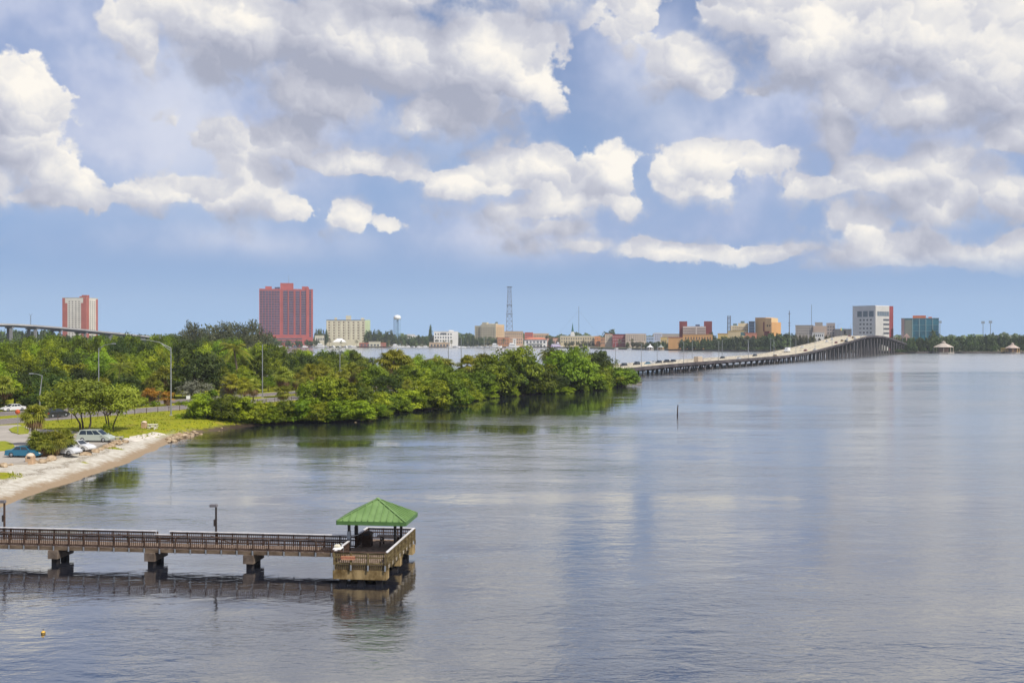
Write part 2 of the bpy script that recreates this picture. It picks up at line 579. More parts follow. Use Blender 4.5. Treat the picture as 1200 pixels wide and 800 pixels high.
def ground_material():
    m = bpy.data.materials.new('causeway_ground')
    m.use_nodes = True
    t = m.node_tree
    t.nodes.clear()
    N = Nodes(t)
    p = N.new('ShaderNodeTexCoord').outputs['Object']
    sd = N.new('ShaderNodeAttribute', attribute_name='shore').outputs['Fac']
    be = N.new('ShaderNodeAttribute', attribute_name='beach').outputs['Fac']
    sa = N.new('ShaderNodeAttribute', attribute_name='sand').outputs['Fac']
    n1 = N.noise(p, .16, 6.0, .6)
    n2 = N.noise(p, 1.1, 6.0, .65)
    n3 = N.noise(p, 6.0, 4.0, .7)
    grass = N.mix(N.step(n2, .3, .72), (.175, .215, .010), (.330, .310, .014))
    grass = N.mix(N.step(N.noise(p, .5, 5, .6), .54, .74, 0, .8), grass, (.30, .21, .055))
    grass = N.mix(N.step(n3, .62, .8, 0, .55), grass, (.055, .075, .010))
    sand = N.mix(N.step(n2, .3, .7), (.43, .385, .31), (.61, .58, .51))
    sand = N.mix(N.step(n3, .58, .72, 0, .7), sand, (.30, .20, .12))
    wr = N.m('ABSOLUTE', N.m('SUBTRACT', N.m('ADD', sd, N.m('MULTIPLY_ADD', n1, 5.0, -2.5)), 4.6))
    sand = N.mix(N.m('MULTIPLY', N.step(wr, .15, .7, 1.0, 0.0), N.step(n3, .42, .6, 0, .75)), sand, (.11, .075, .04))
    sand = N.mix(N.m('MULTIPLY', N.step(n2, .58, .68), N.step(sd, 5.0, 8.0, 0, .65)), sand, (.24, .22, .05))
    band = N.m('ADD', sd, N.m('MULTIPLY_ADD', n2, 2.4, -1.2))
    wet = N.step(N.m('ADD', band, N.m('MULTIPLY_ADD', n1, 2.0, -1.0)), .9, 2.6, 1.0, 0.0)
    sand = N.mix(wet, sand, N.mix(n3, (.25, .18, .115), (.38, .29, .19)))
    edge = N.m('ADD', N.m('SUBTRACT', sd, sa), N.m('MULTIPLY_ADD', n1, 7.0, -3.5))
    edge = N.m('ADD', edge, N.m('MULTIPLY_ADD', n2, 6.0, -3.0))
    is_grass = N.step(edge, -.6, 1.0)
    near = N.mix(is_grass, sand, grass)
    mud = N.mix(N.step(band, .6, 2.2), (.050, .035, .024), grass)
    c = N.mix(be, mud, near)
    b = N.new('ShaderNodeBsdfPrincipled', {'Base Color': c, 'Roughness': .95, 'Specular IOR Level': .15})
    bm = N.new('ShaderNodeBump', {'Height': N.m('ADD', n2, N.m('MULTIPLY', n3, .5)), 'Strength': .8, 'Distance': .25})
    N.L.new(bm.outputs[0], b.inputs['Normal'])
    N.new('ShaderNodeOutputMaterial', {'Surface': b.outputs[0]})
    return m


def lin(a, b, s):
    return list(np.arange(a, b, s))


gx = np.array(lin(-524, -150, 8) + lin(-150, -34, 1.1) + lin(-34, 76, 2.5))
gy = np.array(lin(36, 84, 4) + lin(84, 215, 1.1) + lin(215, 470, 3) + lin(470, 704, 8))
gm = grid_mesh('causeway_ground', gx, gy, land_height)
gm.materials.append(ground_material())
tag(put('causeway_ground', gm), kind='structure')


def ground_z(x, y):
    return float(land_height(np.array([float(x)]), np.array([float(y)]))[0][0])


# far shore: one flat sheet of land behind the river, out to the horizon
FAR_SHORE = [(-2600, 1850), (-1150, 1800), (-640, 1720), (-312, 1690), (60, 1640), (150, 1420), (178, 1360), (262, 1240), (300, 1190), (352, 1150), (395, 1092), (470, 1082), (640, 1078), (1400, 1100), (3000, 1200)]
fs = MB()
nfs = len(FAR_SHORE)
vs = [(x, y, 1.6) for x, y in FAR_SHORE] + [(x * 1.35, 3300, 1.6) for x, y in FAR_SHORE]
fs.add(vs, [(i, i + 1, nfs + i + 1, nfs + i) for i in range(nfs - 1)])
M_farland = mat('far_land', (.10, .12, .05), .95, .4, .01, col2=(.24, .21, .12))
tag(fs.build('far_shore', M_farland), kind='structure')
sw = MB()
for (x0, y0), (x1, y1) in zip(FAR_SHORE[:-1], FAR_SHORE[1:]):
    sw.bar((x0, y0 - .5, .6), (x1, y1 - .5, .6), 1.0, 2.4)
tag(sw.build('seawall', mat('dark_seawall', (.12, .105, .10), .9, .3, .06)), 'long low dark concrete seawall under the town on the far bank', 'seawall')


def far_shore_y(x):
    for (x0, y0), (x1, y1) in zip(FAR_SHORE[:-1], FAR_SHORE[1:]):
        if x0 <= x <= x1:
            return y0 + (y1 - y0) * (x - x0) / (x1 - x0)
    return 1200.0


# water: one sheet to the far bank and beyond both sides
def water_material():
    m = bpy.data.materials.new('river_water')
    m.use_nodes = True
    t = m.node_tree
    t.nodes.clear()
    N = Nodes(t)
    p = N.new('ShaderNodeTexCoord').outputs['Object']
    ps = N.v('MULTIPLY', p, (.55, 1.0, 1.0))
    big = N.noise(N.v('MULTIPLY', p, (.006, .022, 1)), 1.0, 5.0, .62, .6)
    mid = N.noise(N.v('MULTIPLY', p, (.03, .12, 1)), 1.0, 4.0, .6, .3)
    ruf = N.step(N.m('MULTIPLY_ADD', mid, .35, big), .55, .86)              # breeze-ruffled streaks among smoother water
    w1 = N.noise(ps, .55, 3.0, .55, .4)
    w2 = N.noise(ps, 2.3, 4.0, .6, .5)
    w3 = N.noise(ps, .12, 2.0, .5)
    sp = N.new('ShaderNodeSeparateXYZ', {0: p})
    # the open river is breezier than the water in the lee of the causeway and pier
    wander = N.m('MULTIPLY_ADD', N.noise(N.v('MULTIPLY', p, (.004, .010, 1)), 1.0, 3.0, .5), 160.0, -80.0)
    openw = N.m('MAXIMUM', N.step(N.m('ADD', sp.outputs[1], wander), 330.0, 620.0), N.m('MULTIPLY', N.step(N.m('ADD', N.m('MULTIPLY_ADD', sp.outputs[1], -.10, sp.outputs[0]), N.m('MULTIPLY', wander, .4)), 0.0, 75.0), .55))
    h = N.m('MULTIPLY_ADD', w1, .30, N.m('MULTIPLY', w3, .55))
    h = N.m('ADD', h, N.m('MULTIPLY', w2, N.m('MULTIPLY_ADD', ruf, .10, .036)))
    bm = N.new('ShaderNodeBump', {'Height': h, 'Strength': N.m('ADD', N.m('MULTIPLY_ADD', ruf, .30, WAVE), N.m('MULTIPLY', openw, .16)), 'Distance': 1.0})
    deep = N.mix(N.step(big, .3, .7), WATER_A, WATER_B)
    df = N.new('ShaderNodeBsdfDiffuse', {'Color': deep, 'Roughness': 0.0})
    gl = N.new('ShaderNodeBsdfGlossy', {'Color': (1.0, 1.0, .97, 1), 'Roughness': N.m('ADD', N.m('MULTIPLY_ADD', ruf, .07, .022), N.m('MULTIPLY', openw, .17))})
    N.L.new(bm.outputs[0], gl.inputs['Normal'])
    fr = N.new('ShaderNodeFresnel', {'IOR': WATER_IOR})
    N.L.new(bm.outputs[0], fr.inputs['Normal'])
    least = N.m('MULTIPLY_ADD', openw, .27, WATER_MIN)
    fac = N.m('MULTIPLY_ADD', fr.outputs[0], N.m('SUBTRACT', 1.0, least), least)
    mx = N.new('ShaderNodeMixShader', {0: fac, 1: df.outputs[0], 2: gl.outputs[0]})
    N.new('ShaderNodeOutputMaterial', {'Surface': mx.outputs[0]})
    return m


WATER_MIN = .33
HAZE = .00009
WAVE, WATER_A, WATER_B, WATER_IOR = .048, (.012, .014, .022), (.020, .022, .032), 1.6
wm = MB().quad((-4000, -400, 0), (4000, -400, 0), (4000, 2600, 0), (-4000, 2600, 0))
tag(wm.build('water', water_material()), kind='structure')

# ---- the highway along the causeway
RU = Vector((.463, .886, 0)).normalized()          # along the road, away
RN = Vector((-RU.y, RU.x, 0))                      # across it, to the far side
R0 = Vector((-60, 240, 0))
ROAD_Z = 1.62


def road_pt(s, o, z=0.0):
    q = R0 + RU * s + RN * o
    return Vector((q.x, q.y, z))


def asphalt(name, col, col2):
    m = bpy.data.materials.new(name)
    m.use_nodes = True
    t = m.node_tree
    t.nodes.clear()
    N = Nodes(t)
    p = N.new('ShaderNodeTexCoord').outputs['Object']
    n = N.noise(p, .25, 6, .65)
    n2 = N.noise(p, 7.0, 4, .7)
    c = N.mix(N.step(N.m('MULTIPLY_ADD', n2, .35, n), .4, .9), col, col2)
    b = N.new('ShaderNodeBsdfPrincipled', {'Base Color': c, 'Roughness': .9, 'Specular IOR Level': .2})
    N.new('ShaderNodeOutputMaterial', {'Surface': b.outputs[0]})
    return m


M_road = asphalt('worn_asphalt', (.16, .135, .125), (.23, .20, .185))
M_lot = asphalt('bleached_lot', (.30, .27, .235), (.43, .39, .34))
S0, S1 = -240, 229
for o0, o1 in ((0, 10.2), (17.5, 27)):
    b = MB()
    b.prism([tuple(road_pt(S0, o0).xy), tuple(road_pt(S1, o0).xy), tuple(road_pt(S1, o1).xy), tuple(road_pt(S0, o1).xy)], .4, ROAD_Z)
    tag(b.build('road', M_road), kind='structure')
mk = MB()
for o in (.5, 9.7, 18.0, 26.5):
    a, b_, c_, d_ = road_pt(S0, o - .07, ROAD_Z + .006), road_pt(S0, o + .07, ROAD_Z + .006), road_pt(S1, o + .07, ROAD_Z + .006), road_pt(S1, o - .07, ROAD_Z + .006)
    mk.quad(a, d_, c_, b_)
for o in (3.6, 6.7, 21, 23.8):
    s = S0
    while s < S1:
        mk.quad(road_pt(s, o - .07, ROAD_Z + .006), road_pt(s + 3, o - .07, ROAD_Z + .006), road_pt(s + 3, o + .07, ROAD_Z + .006), road_pt(s, o + .07, ROAD_Z + .006))
        s += 12
tag(mk.build('road_markings', M_white), kind='structure')

# ---- parking lot by the beach
LOT_PX = [(-170, 503), (22, 497.6), (36, 501.5), (60, 503.5), (100, 506), (124, 511), (131, 516), (112, 523.5), (93, 528.5), (62, 536), (30, 541.5), (-60, 548), (-170, 552)]
lot = [px_ground(x, y, 1.6) for x, y in LOT_PX]
b = MB()
b.prism([(p.x, p.y) for p in lot][::-1], .5, 1.60)
tag(b.build('parking_lot', M_lot), kind='structure')
M_lawn = mat('lawn', (.16, .205, .010), .95, .0, 2.2, bump=.6, col2=(.32, .31, .016))
for isl in ([(10, 502.5), (17, 499.5), (26, 498.6), (34, 503), (33, 507), (22, 508), (14, 506)], [(-150, 521), (-60, 518), (6, 516.5), (15, 519.5), (17, 523), (10, 527), (-60, 530), (-150, 533)]):
    ps = [px_ground(x, y, 1.72) for x, y in isl]
    b = MB()
    b.prism([(p.x, p.y) for p in ps][::-1], .5, 1.72)
    tag(b.build('lawn', M_lawn), kind='structure')
# pale sandy path from the grass down to the beach
def draped_strip(pts, w, lift=.05, step=1.0):
    """a ribbon laid over the ground along a line"""
    b = MB()
    line = []
    for p, q in zip(pts[:-1], pts[1:]):
        n = max(1, int((q - p).length / step))
        line += [p.lerp(q, i / n) for i in range(n)]
    line.append(pts[-1])
    vs = []
    for i, p in enumerate(line):
        t = (line[min(i + 1, len(line) - 1)] - line[max(i - 1, 0)]).normalized()
        nrm = Vector((-t.y, t.x, 0))
        ww = w * (.8 + .4 * random.random())
        for k in (-.5, -.17, .17, .5):
            c = p + nrm * ww * k
            vs.append((c.x, c.y, ground_z(c.x, c.y) + (lift if abs(k) < .4 else -.02)))
    fs = [(i * 4 + j, i * 4 + j + 1, i * 4 + j + 5, i * 4 + j + 4) for i in range(len(line) - 1) for j in range(3)]
    return b.add(vs, fs, 0, True)


pth = [px_ground(x, y, 1.45) for x, y in ((150, 513), (165, 509), (177, 506), (187, 503.6))]
tag(draped_strip(pth, 3.2).build('path', mat('pale_sand', (.58, .53, .46), .95, .15, .8)), kind='structure')

# ---- the moist air over the river: one even volume round everything built here
hz = bpy.data.materials.new('moist_air')
hz.use_nodes = True
hz.node_tree.nodes.clear()
N = Nodes(hz.node_tree)
pv = N.new('ShaderNodeVolumePrincipled', {'Color': (.84, .92, 1.0, 1), 'Density': HAZE, 'Anisotropy': 0.0})
N.new('ShaderNodeOutputMaterial', {'Volume': pv.outputs[0]})
tag(MB().box(-4300, 4300, -450, 3500, -5.5, 150).build('haze', hz), kind='stuff')

# ================================================================== fishing pier with its covered end platform
PR = R(-6.5)
PIER_O = Vector((-8.64, 70.2, 0))                   # near right corner of the platform, at the water
DZ, RZ = 1.34, 2.28                                  # deck and top of rail above the water
PW, PD = 3.65, 9.05                                  # platform width and depth
WF0, WF1 = 3.65, 5.70                                # the walkway meets the platform between these
WL = 62.0                                            # walkway runs this far to the left


def pier_pt(e, f, z):
    c, s = math.cos(PR), math.sin(PR)
    return Vector((PIER_O.x + c * e - s * f, PIER_O.y + s * e + c * f, z))


pier = thing('fishing_pier', 'long low timber fishing pier with slatted railings on concrete piles, ending in a square platform', 'pier', PIER_O, PR)


def railing(p, q, parent, pickets=True, bays=1.18, low=None, wood=None, cap=None, lattice_side=1, zlow=None, bracket=None):
    """posts, slats and rails between two deck points (local)"""
    wood = wood or M_wood
    p, q = Vector(p), Vector(q)
    L = (q - p).length
    t = (q - p) / L
    n = Vector((-t.y, t.x, 0))
    at = lambda s, z: Vector((p.x + t.x * s, p.y + t.y * s, z))
    b = MB()
    zt = RZ - .05
    segs = [(0, L, zt)] if not low else [(0, low[0], zt), (low[0], low[1], zt - .26), (low[1], L, zt)]
    for a, c, z in segs:
        b.bar(at(a, z - .10), at(c, z - .10), .05, .11)
        b.bar(at(a, z - .36), at(c, z - .36), .045, .09)
        b.bar(at(a, DZ + .11), at(c, DZ + .11), .045, .10)
        s = a + .07
        while s < c:
            b.bar(at(s, zlow if zlow else DZ + .06), at(s, z - .05), .042, .035, up=(n.x, n.y, 0))
            s += .148
    r = b.build('railing', wood, parent)
    cb = MB()
    for a, c, z in segs:
        cb.bar(at(a - .05, z + .022), at(c + .05, z + .022), .17, .042)
    cb.build('cap_rail', cap or M_caprail, r)
    nb = max(1, round(L / bays))
    for i in range(nb + 1):
        s = L * i / nb
        pb = MB().bar(at(s, DZ - .30) + n * .055 * lattice_side, at(s, zt - .04) + n * .055 * lattice_side, .095, .095, up=(n.x, n.y, 0))
        po = pb.build('post', wood, r)
        sb = MB().bar(at(s, DZ - .36) + n * .11 * lattice_side, at(s, DZ + .02) + n * .11 * lattice_side, .11, .02, up=(n.x, n.y, 0))
        sb.build('bracket', bracket or M_galv, po)
    return r


M_pile = mat('wet_black_pile', (.022, .018, .018), .8, .3, 1.0, bump=.3)
dk = MB()
s = -WL
while s < -PW - .02:                                  # walkway boards run across
    dk.box(s, min(s + .142, -PW - .005), WF0, WF1, DZ - .045, DZ)
    s += .15
s = 0.0
while s < PD:
    dk.box(-PW, 0, s, min(s + .142, PD), DZ - .045, DZ)
    s += .15
dk.build('deck', M_wood_deck, pier)
M_fascia = mat('weathered_fascia', (.090, .060, .040), .9, .0, 1.2, col2=(.21, .155, .105), stretch=(1, 1, 3))
for f in (WF0 + .04, WF1 - .04, (WF0 + WF1) / 2):
    MB().box(-WL, -PW - .03, f - .05, f + .05, DZ - .30, DZ - .05).build('stringer', M_fascia, pier)
for f0 in (.0, PD - .10):
    MB().box(-PW + .02, -.02, f0 + .01, f0 + .10, DZ - .34, DZ - .05).build('stringer', M_fascia, pier)
M_side = mat('pale_stringer', (.30, .25, .18), .9, .0, 1.2, col2=(.46, .40, .31), stretch=(1, 1, 3))
for e0 in (-PW, -.10):
    MB().box(e0, e0 + .10, .11, PD - .11, DZ - .34, DZ - .05).build('stringer', M_side, pier)
# pile bents under the walkway: a cap across and two square piles
for sx in (-57.0, -49.6, -42.2, -34.8):
    pass
bent_s = [-(34.0 - 8.64) / math.cos(PR) - .85 - 7.6 * k for k in (-2, -1, 0, 1, 2, 3)]
for s in bent_s:
    cb = MB().bevel_box(s - .40, s + .40, WF0 - .12, WF1 + .12, DZ - .95, DZ - .31, .03)
    c = cb.build('pile_cap', mat('grey_pile_cap', (.085, .062, .048), .95, .0, 1.0, bump=.3, col2=(.20, .155, .12)), pier)
    for f in (WF0 + .35, WF1 - .45):
        MB().bevel_box(s - .24, s + .24, f - .24, f + .24, -2.5, DZ - .951, .04).build('pile', M_pile, c)
# the platform's big stained beam facing the water, one at the back, and its piles
for f0, f1, e0, e1 in ((-.06, .74, -PW - .10, .04), (PD - .85, PD + .05, -PW - .10, .12)):
    c = MB().bevel_box(e0, e1, f0, f1, DZ - .99, DZ - .345, .025).build('pile_cap', M_conc_stain, pier)
    for e in (-PW + .55, -PW / 2, -.55):
        MB().bevel_box(e - .23, e + .23, (f0 + f1) / 2 - .23, (f0 + f1) / 2 + .23, -2.5, DZ - .991, .04).build('pile', M_pile, c)
c = MB().bevel_box(-PW - .05, .02, 4.3, 4.95, DZ - .99, DZ - .345, .025).build('pile_cap', M_conc_stain, pier)
for e in (-PW + .6, -.45):
    MB().bevel_box(e - .23, e + .23, 4.4, 4.86, -2.5, DZ - .991, .04).build('pile', M_pile, c)
# railings
railing((-PW - .06, WF0 + .03, 0), (-WL, WF0 + .03, 0), pier, lattice_side=1, cap=M_wood)
railing((-WL, WF1 - .03, 0), (-PW - .06, WF1 - .03, 0), pier, lattice_side=1, low=(WL - PW - 14.6 - 1.05, WL - PW - 14.6 + .1))
railing((-PW + .02, -.085, 0), (-.02, -.085, 0), pier, lattice_side=-1, wood=M_wood_green, cap=M_wood, zlow=DZ - .30)
railing((.045, -.02, 0), (.045, PD - .02, 0), pier, lattice_side=-1, wood=M_wood_green, zlow=DZ - .02, bracket=M_wood_green)
railing((-.10, PD - .05, 0), (-PW + .10, PD - .05, 0), pier, lattice_side=-1)
railing((-PW + .05, WF0 - .05, 0), (-PW + .05, .10, 0), pier, lattice_side=-1)
railing((-PW + .05, PD - .10, 0), (-PW + .05, WF1 + .05, 0), pier, lattice_side=-1)
# diagonal braces seen through the slats
for k in range(14):
    s = -PW - 3.0 - 3.7 * k
    q = 1 if k % 2 else -1
    MB().bar((s - .8 * q, WF1 - .12, DZ + .12), (s + .8 * q, WF1 - .12, RZ - .30), .05, .09, up=(0, 1, 0)).build('brace', M_wood, pier)

# ---- pavilion: green metal hip roof on four posts
E0, E1, F0, F1 = -4.32, .72, 2.90, 6.95
EC, FC, ZE, ZA = (E0 + E1) / 2, (F0 + F1) / 2, 3.80, 5.14
pav = thing('pavilion', 'open pavilion with green hipped metal roof on four dark posts over the pier end', 'pavilion', pier_pt(EC, FC, DZ), PR)
m = bpy.data.materials.new('green_metal_roof')
m.use_nodes = True
m.node_tree.nodes.clear()
N = Nodes(m.node_tree)
nn = N.noise(N.new('ShaderNodeTexCoord').outputs['Object'], 1.4, 5, .6)
bb = N.new('ShaderNodeBsdfPrincipled', {'Base Color': N.mix(N.step(nn, .3, .7), (.125, .215, .070), (.180, .290, .105)), 'Roughness': .42, 'Specular IOR Level': .4})
N.new('ShaderNodeOutputMaterial', {'Surface': bb.outputs[0]})
M_green_roof = m
M_green_edge = mat('green_fascia', (.080, .165, .05), .5, .12, 2.0)
hx, hy = (E1 - E0) / 2, (F1 - F0) / 2
za, ze = ZA - DZ, ZE - DZ
rb = MB()
A = Vector((0, 0, za))
cs = [Vector((-hx, -hy, ze)), Vector((hx, -hy, ze)), Vector((hx, hy, ze)), Vector((-hx, hy, ze))]
for i in range(4):
    a, c = cs[i], cs[(i + 1) % 4]
    rb.add([a, c, A], [(0, 1, 2)])
    n = (c - a).cross(A - a).normalized()
    L = (c - a).length
    t = (c - a) / L
    foot = a + t * (A - a).dot(t)
    up = A - foot
    k = int(L / .42)
    for j in range(1, k):
        s_ = L * j / k
        h = s_ / (A - a).dot(t) if s_ < (A - a).dot(t) else (L - s_) / (L - (A - a).dot(t))
        p0 = a + t * s_
        rb.bar(p0 + n * .03, p0 + up * h * .985 + n * .03, .05, .085, up=n)
roof = rb.build('roof', M_green_roof, pav)
fb = MB()
for i in range(4):
    a, c = cs[i], cs[(i + 1) % 4]
    d_ = (c - a).normalized()
    o = Vector((d_.y, -d_.x, 0)) * .02
    fb.bar(a + o - Vector((0, 0, .13)), c + o - Vector((0, 0, .13)), .05, .27)
fb.add([c - Vector((0, 0, .2)) for c in cs], [(3, 2, 1, 0)])
fb.build('fascia', M_green_edge, roof)
hb = MB()
for c in cs:
    hb.bar(c + Vector((0, 0, .03)), A + Vector((0, 0, .03)), .16, .04)
hb.lathe([(.16, za - .02), (.13, za + .05), (.02, za + .09), (0, za + .09)], 8)
hb.build('ridge_cap', M_green_roof, roof)
for ex in (-3.70, -.28):
    for fy in (3.95, 5.95):
        pb = MB().box(ex - EC - .09, ex - EC + .09, fy - FC - .09, fy - FC + .09, .0, ze - .2)
        po = pb.build('post', M_dark_metal, pav)
        MB().box(ex - EC - .14, ex - EC + .14, fy - FC - .14, fy - FC + .14, .0, .06).build('base_plate', M_galv, po)
        if ex < -3:
            MB().box(ex - EC - .12, ex - EC + .12, fy - FC - .12, fy - FC + .12, .62, 1.55).build('sleeve', M_galv if fy < 5 else M_dark_metal, po)

# ---- things on the pier
lamp = None
for i, (px, lab) in enumerate(((252, 'slim dark lamp post with flat box head midway along the pier railing'), (11, 'slim brown lamp post with flat box head on the pier, seen against the beach'))):
    xx = px_at(px, 77.4 if i == 0 else 80.4)
    e = (xx - PIER_O.x) / math.cos(PR) - .66
    o = thing('pier_lamp', lab, 'lamp post', pier_pt(e, WF1 + .10, DZ), PR, 'lamp posts on the fishing pier')
    MB().tube([(0, 0, -.3), (0, 0, 3.0)], [.085, .075], 10).build('pole', M_dark_metal if i == 0 else M_wood, o)
    hd = MB().bevel_box(-.48, .10, -.14, .14, 2.80, 3.0, .03).build('lamp_head', mat('grey_lamp_box', (.16, .15, .16), .5, .1), o)
    MB().box(-.44, -.16, -.11, .11, 2.785, 2.80).build('lens', mat('milky_lens', (.5, .5, .48), .3), hd)
    MB().bevel_box(-.17, -.06, -.10, .10, 1.35, 1.85, .02).build('switch_box', M_dark_metal, o)

sg = thing('notice_board', 'small pinkish orange no mooring notice fixed to the platform front railing', 'sign', pier_pt(-2.62, -.155, 1.86), PR)
sb = MB().box(-.48, .48, -.085, -.06, -.14, .14).build('board', mat('faded_orange_board', (.55, .27, .15), .7, .12, 4.0), sg)
tc = bpy.data.curves.new('lettering', 'FONT')
tc.body = 'NO MOORING'
tc.size = .165
tc.align_x, tc.align_y = 'CENTER', 'CENTER'
tc.extrude = .004
tmp = put('lettering_outline', tc)
bpy.context.view_layer.update()
tm = bpy.data.meshes.new_from_object(tmp.evaluated_get(bpy.context.evaluated_depsgraph_get()))
bpy.data.objects.remove(tmp)
tx = put('lettering', tm, sb, (0, -.088, 0))
tx.rotation_euler = (R(90), 0, 0)
tm.materials.clear()
tm.materials.append(mat('red_letter_paint', (.28, .03, .025), .6, .05))

bn = thing('litter_bin', 'brown slatted litter bin with an arched top under the green pavilion roof', 'litter bin', pier_pt(-2.95, 6.35, DZ), PR)
bb_ = MB().bevel_box(-.33, .33, -.36, .36, 0, .85, .03)
for k in range(6):
    bb_.box(-.31 + k * .105, -.24 + k * .105, -.385, -.36, .06, .80)
bb_.build('body', M_wood, bn)
lb = MB()
nv = 10
ring = [(.35 * math.cos(math.pi * i / nv), .85 + .24 * math.sin(math.pi * i / nv)) for i in range(nv + 1)]
vs = [(x, -.38, z) for x, z in ring] + [(x, .38, z) for x, z in ring]
lb.add(vs, [(i, i + 1, nv + 2 + i, nv + 1 + i) for i in range(nv)] + [tuple(range(nv, -1, -1)), tuple(range(nv + 1, 2 * nv + 2))])
lb.build('lid', M_wood, bn)
MB().box(-.2, .2, -.395, -.385, .86, 1.0).build('opening', M_dark, bn)

pt_ = thing('picnic_table', 'timber picnic table with benches on the pier platform beneath the roof', 'picnic table', pier_pt(-1.35, 6.75, DZ), PR)
tb = MB()
for k in range(5):
    tb.box(-.92, .92, -.38 + k * .155, -.24 + k * .155, .70, .745)
tb.build('tabletop', mat('weathered_plank', (.27, .19, .15), .9, .15, 3.0, col2=(.40, .31, .26)), pt_)
for s in (-1, 1):
    bq = MB()
    for k in range(2):
        bq.box(-.92, .92, s * .70 - .15 + k * .155, s * .70 - .01 + k * .155, .42, .455)
    bq.build('bench', M_wood_deck, pt_)
    MB().bar((s * .6, -.72, .40), (s * .6, .72, .40), .04, .10).build('crossbar', M_wood, pt_)
    for q in (-1, 1):
        MB().bar((s * .6, q * .62, 0), (s * .6, q * .22, .70), .05, .10, up=(1, 0, 0)).build('leg', M_wood, pt_)

bg_ = thing('bait_table', 'small cluttered white cleaning table on the front left corner of the pier platform', 'table', pier_pt(-PW + .06, .72, RZ), PR)
MB().bevel_box(-.28, .28, -.42, .40, .0, .08, .03).build('tabletop', M_white, bg_)
MB().bevel_box(-.28, .10, -.10, .34, .10, .26, .05).build('basin', mat('scuffed_plastic', (.62, .58, .46), .5, .2, 4.0), bg_)
MB().tube([(.22, .15, .1), (.22, .15, .34), (.12, .15, .36)], .025, 8).build('tap', M_galv, bg_)
for s in (-.3, .3):
    MB().bar((s, .3, -.94), (s, .3, 0), .05).build('leg', M_galv, bg_)

by = thing('mooring_buoy', 'small round yellow mooring buoy afloat in front of the pier', 'buoy', px_ground(50, 742.5))
r = .125
MB().lathe([(r * math.sin(math.pi * i / 10), .05 - r * math.cos(math.pi * i / 10)) for i in range(11)], 16).build('float', mat('yellow_float', (.62, .38, .06), .4, .1), by)
MB().lathe([(r * 1.01, .03), (r * 1.01, .08)], 16).build('band', mat('dirty_waterline', (.12, .09, .05), .8), by)
MB().tube([(0, 0, .2), (0, 0, .27)], .025, 8).build('eye', M_dark_metal, by)

sp = px_ground(794, 486.5)
st = thing('mooring_post', 'lone thin dark wooden post standing out in open water', 'post', (sp.x, sp.y, 0))
MB().tube([(0, 0, -1), (.02, 0, 1.2), (.10, 0, 2.25)], [.14, .13, .10], 8).build('pile', M_wood, st)
MB().lathe([(.16, .0), (.165, .25), (.15, .4)], 8).build('waterline_crust', M_dark, st)

# ================================================================== trees and other plants
def leaf_mesh(name, C, Nm, size, tint, m, aspect=.6, droop=None):
    """many small leaf faces, each a bent diamond of four corners"""
    n = len(C)
    r = RNG.normal(size=(n, 3))
    Nm = Nm / (np.linalg.norm(Nm, axis=1, keepdims=True) + 1e-9)
    t = r - Nm * (r * Nm).sum(1, keepdims=True)
    if droop is not None:
        t = t * (1 - droop) + np.array([0, 0, -1.0]) * droop
    t /= np.linalg.norm(t, axis=1, keepdims=True) + 1e-9
    b = np.cross(Nm, t)
    b /= np.linalg.norm(b, axis=1, keepdims=True) + 1e-9
    s = np.asarray(size)[:, None] * .5
    V = np.stack([C - t * s, C + b * s * aspect + Nm * s * .12, C + t * s, C - b * s * aspect + Nm * s * .12], 1).reshape(-1, 3)
    me = bpy.data.meshes.new(name)
    me.vertices.add(4 * n)
    me.vertices.foreach_set('co', V.astype(np.float32).ravel())
    me.loops.add(4 * n)
    me.loops.foreach_set('vertex_index', np.arange(4 * n))
    me.polygons.add(n)
    me.polygons.foreach_set('loop_start', np.arange(n) * 4)
    me.polygons.foreach_set('loop_total', np.full(n, 4))
    me.update(calc_edges=True)
    a = me.attributes.new('tint', 'FLOAT', 'POINT')
    a.data.foreach_set('value', np.repeat(tint, 4).astype(np.float32))
    me.materials.append(m)
    return me


def sphere_dirs(n, zlo=-1.0, zhi=1.0):
    z = RNG.uniform(zlo, zhi, n)
    a = RNG.uniform(0, 2 * np.pi, n)
    q = np.sqrt(np.clip(1 - z * z, 0, 1))
    return np.stack([q * np.cos(a), q * np.sin(a), z], 1)


def crown_points(R_, H, z0, n_lobes, n_clumps, n_leaf, lobe=.42, zlo=-.25, leaf=.42, skirt=False, wild=.18):
    """leaf positions for an uneven rounded crown: lobes, each of leafy clumps"""
    C, Nm, S, T, LC = [], [], [], [], []
    for i in range(n_lobes):
        d = sphere_dirs(1, zlo, 1.0)[0]
        rad = RNG.uniform(.45, .82) * (1 + wild * RNG.normal())
        c = d * rad * np.array([R_, R_, H * .5])
        c[2] += z0 + H * .5
        rl = R_ * lobe * RNG.uniform(.6, 1.15)
        LC.append((c, rl))
        lt = RNG.normal(.5, .16)
        for k in range(n_clumps):
            u = sphere_dirs(1, -.55, 1.0)[0]
            cc = c + u * rl * np.array([1, 1, .75]) * RNG.uniform(.7, 1.08)
            if cc[2] < .15:
                cc[2] = RNG.uniform(.15, .6)
            ct = lt + RNG.normal(0, .16)
            m_ = int(n_leaf * RNG.uniform(.6, 1.4))
            off = RNG.normal(size=(m_, 3)) * rl * np.array([.20, .20, .12])
            C.append(cc + off)
            Nm.append(u * .8 + np.array([0, 0, .45]) + RNG.normal(size=(m_, 3)) * .38)
            S.append(leaf * RNG.uniform(.6, 1.3, m_))
            T.append(np.clip(ct + RNG.normal(0, .10, m_), 0, 1))
    return np.concatenate(C), np.concatenate(Nm), np.concatenate(S), np.concatenate(T), LC


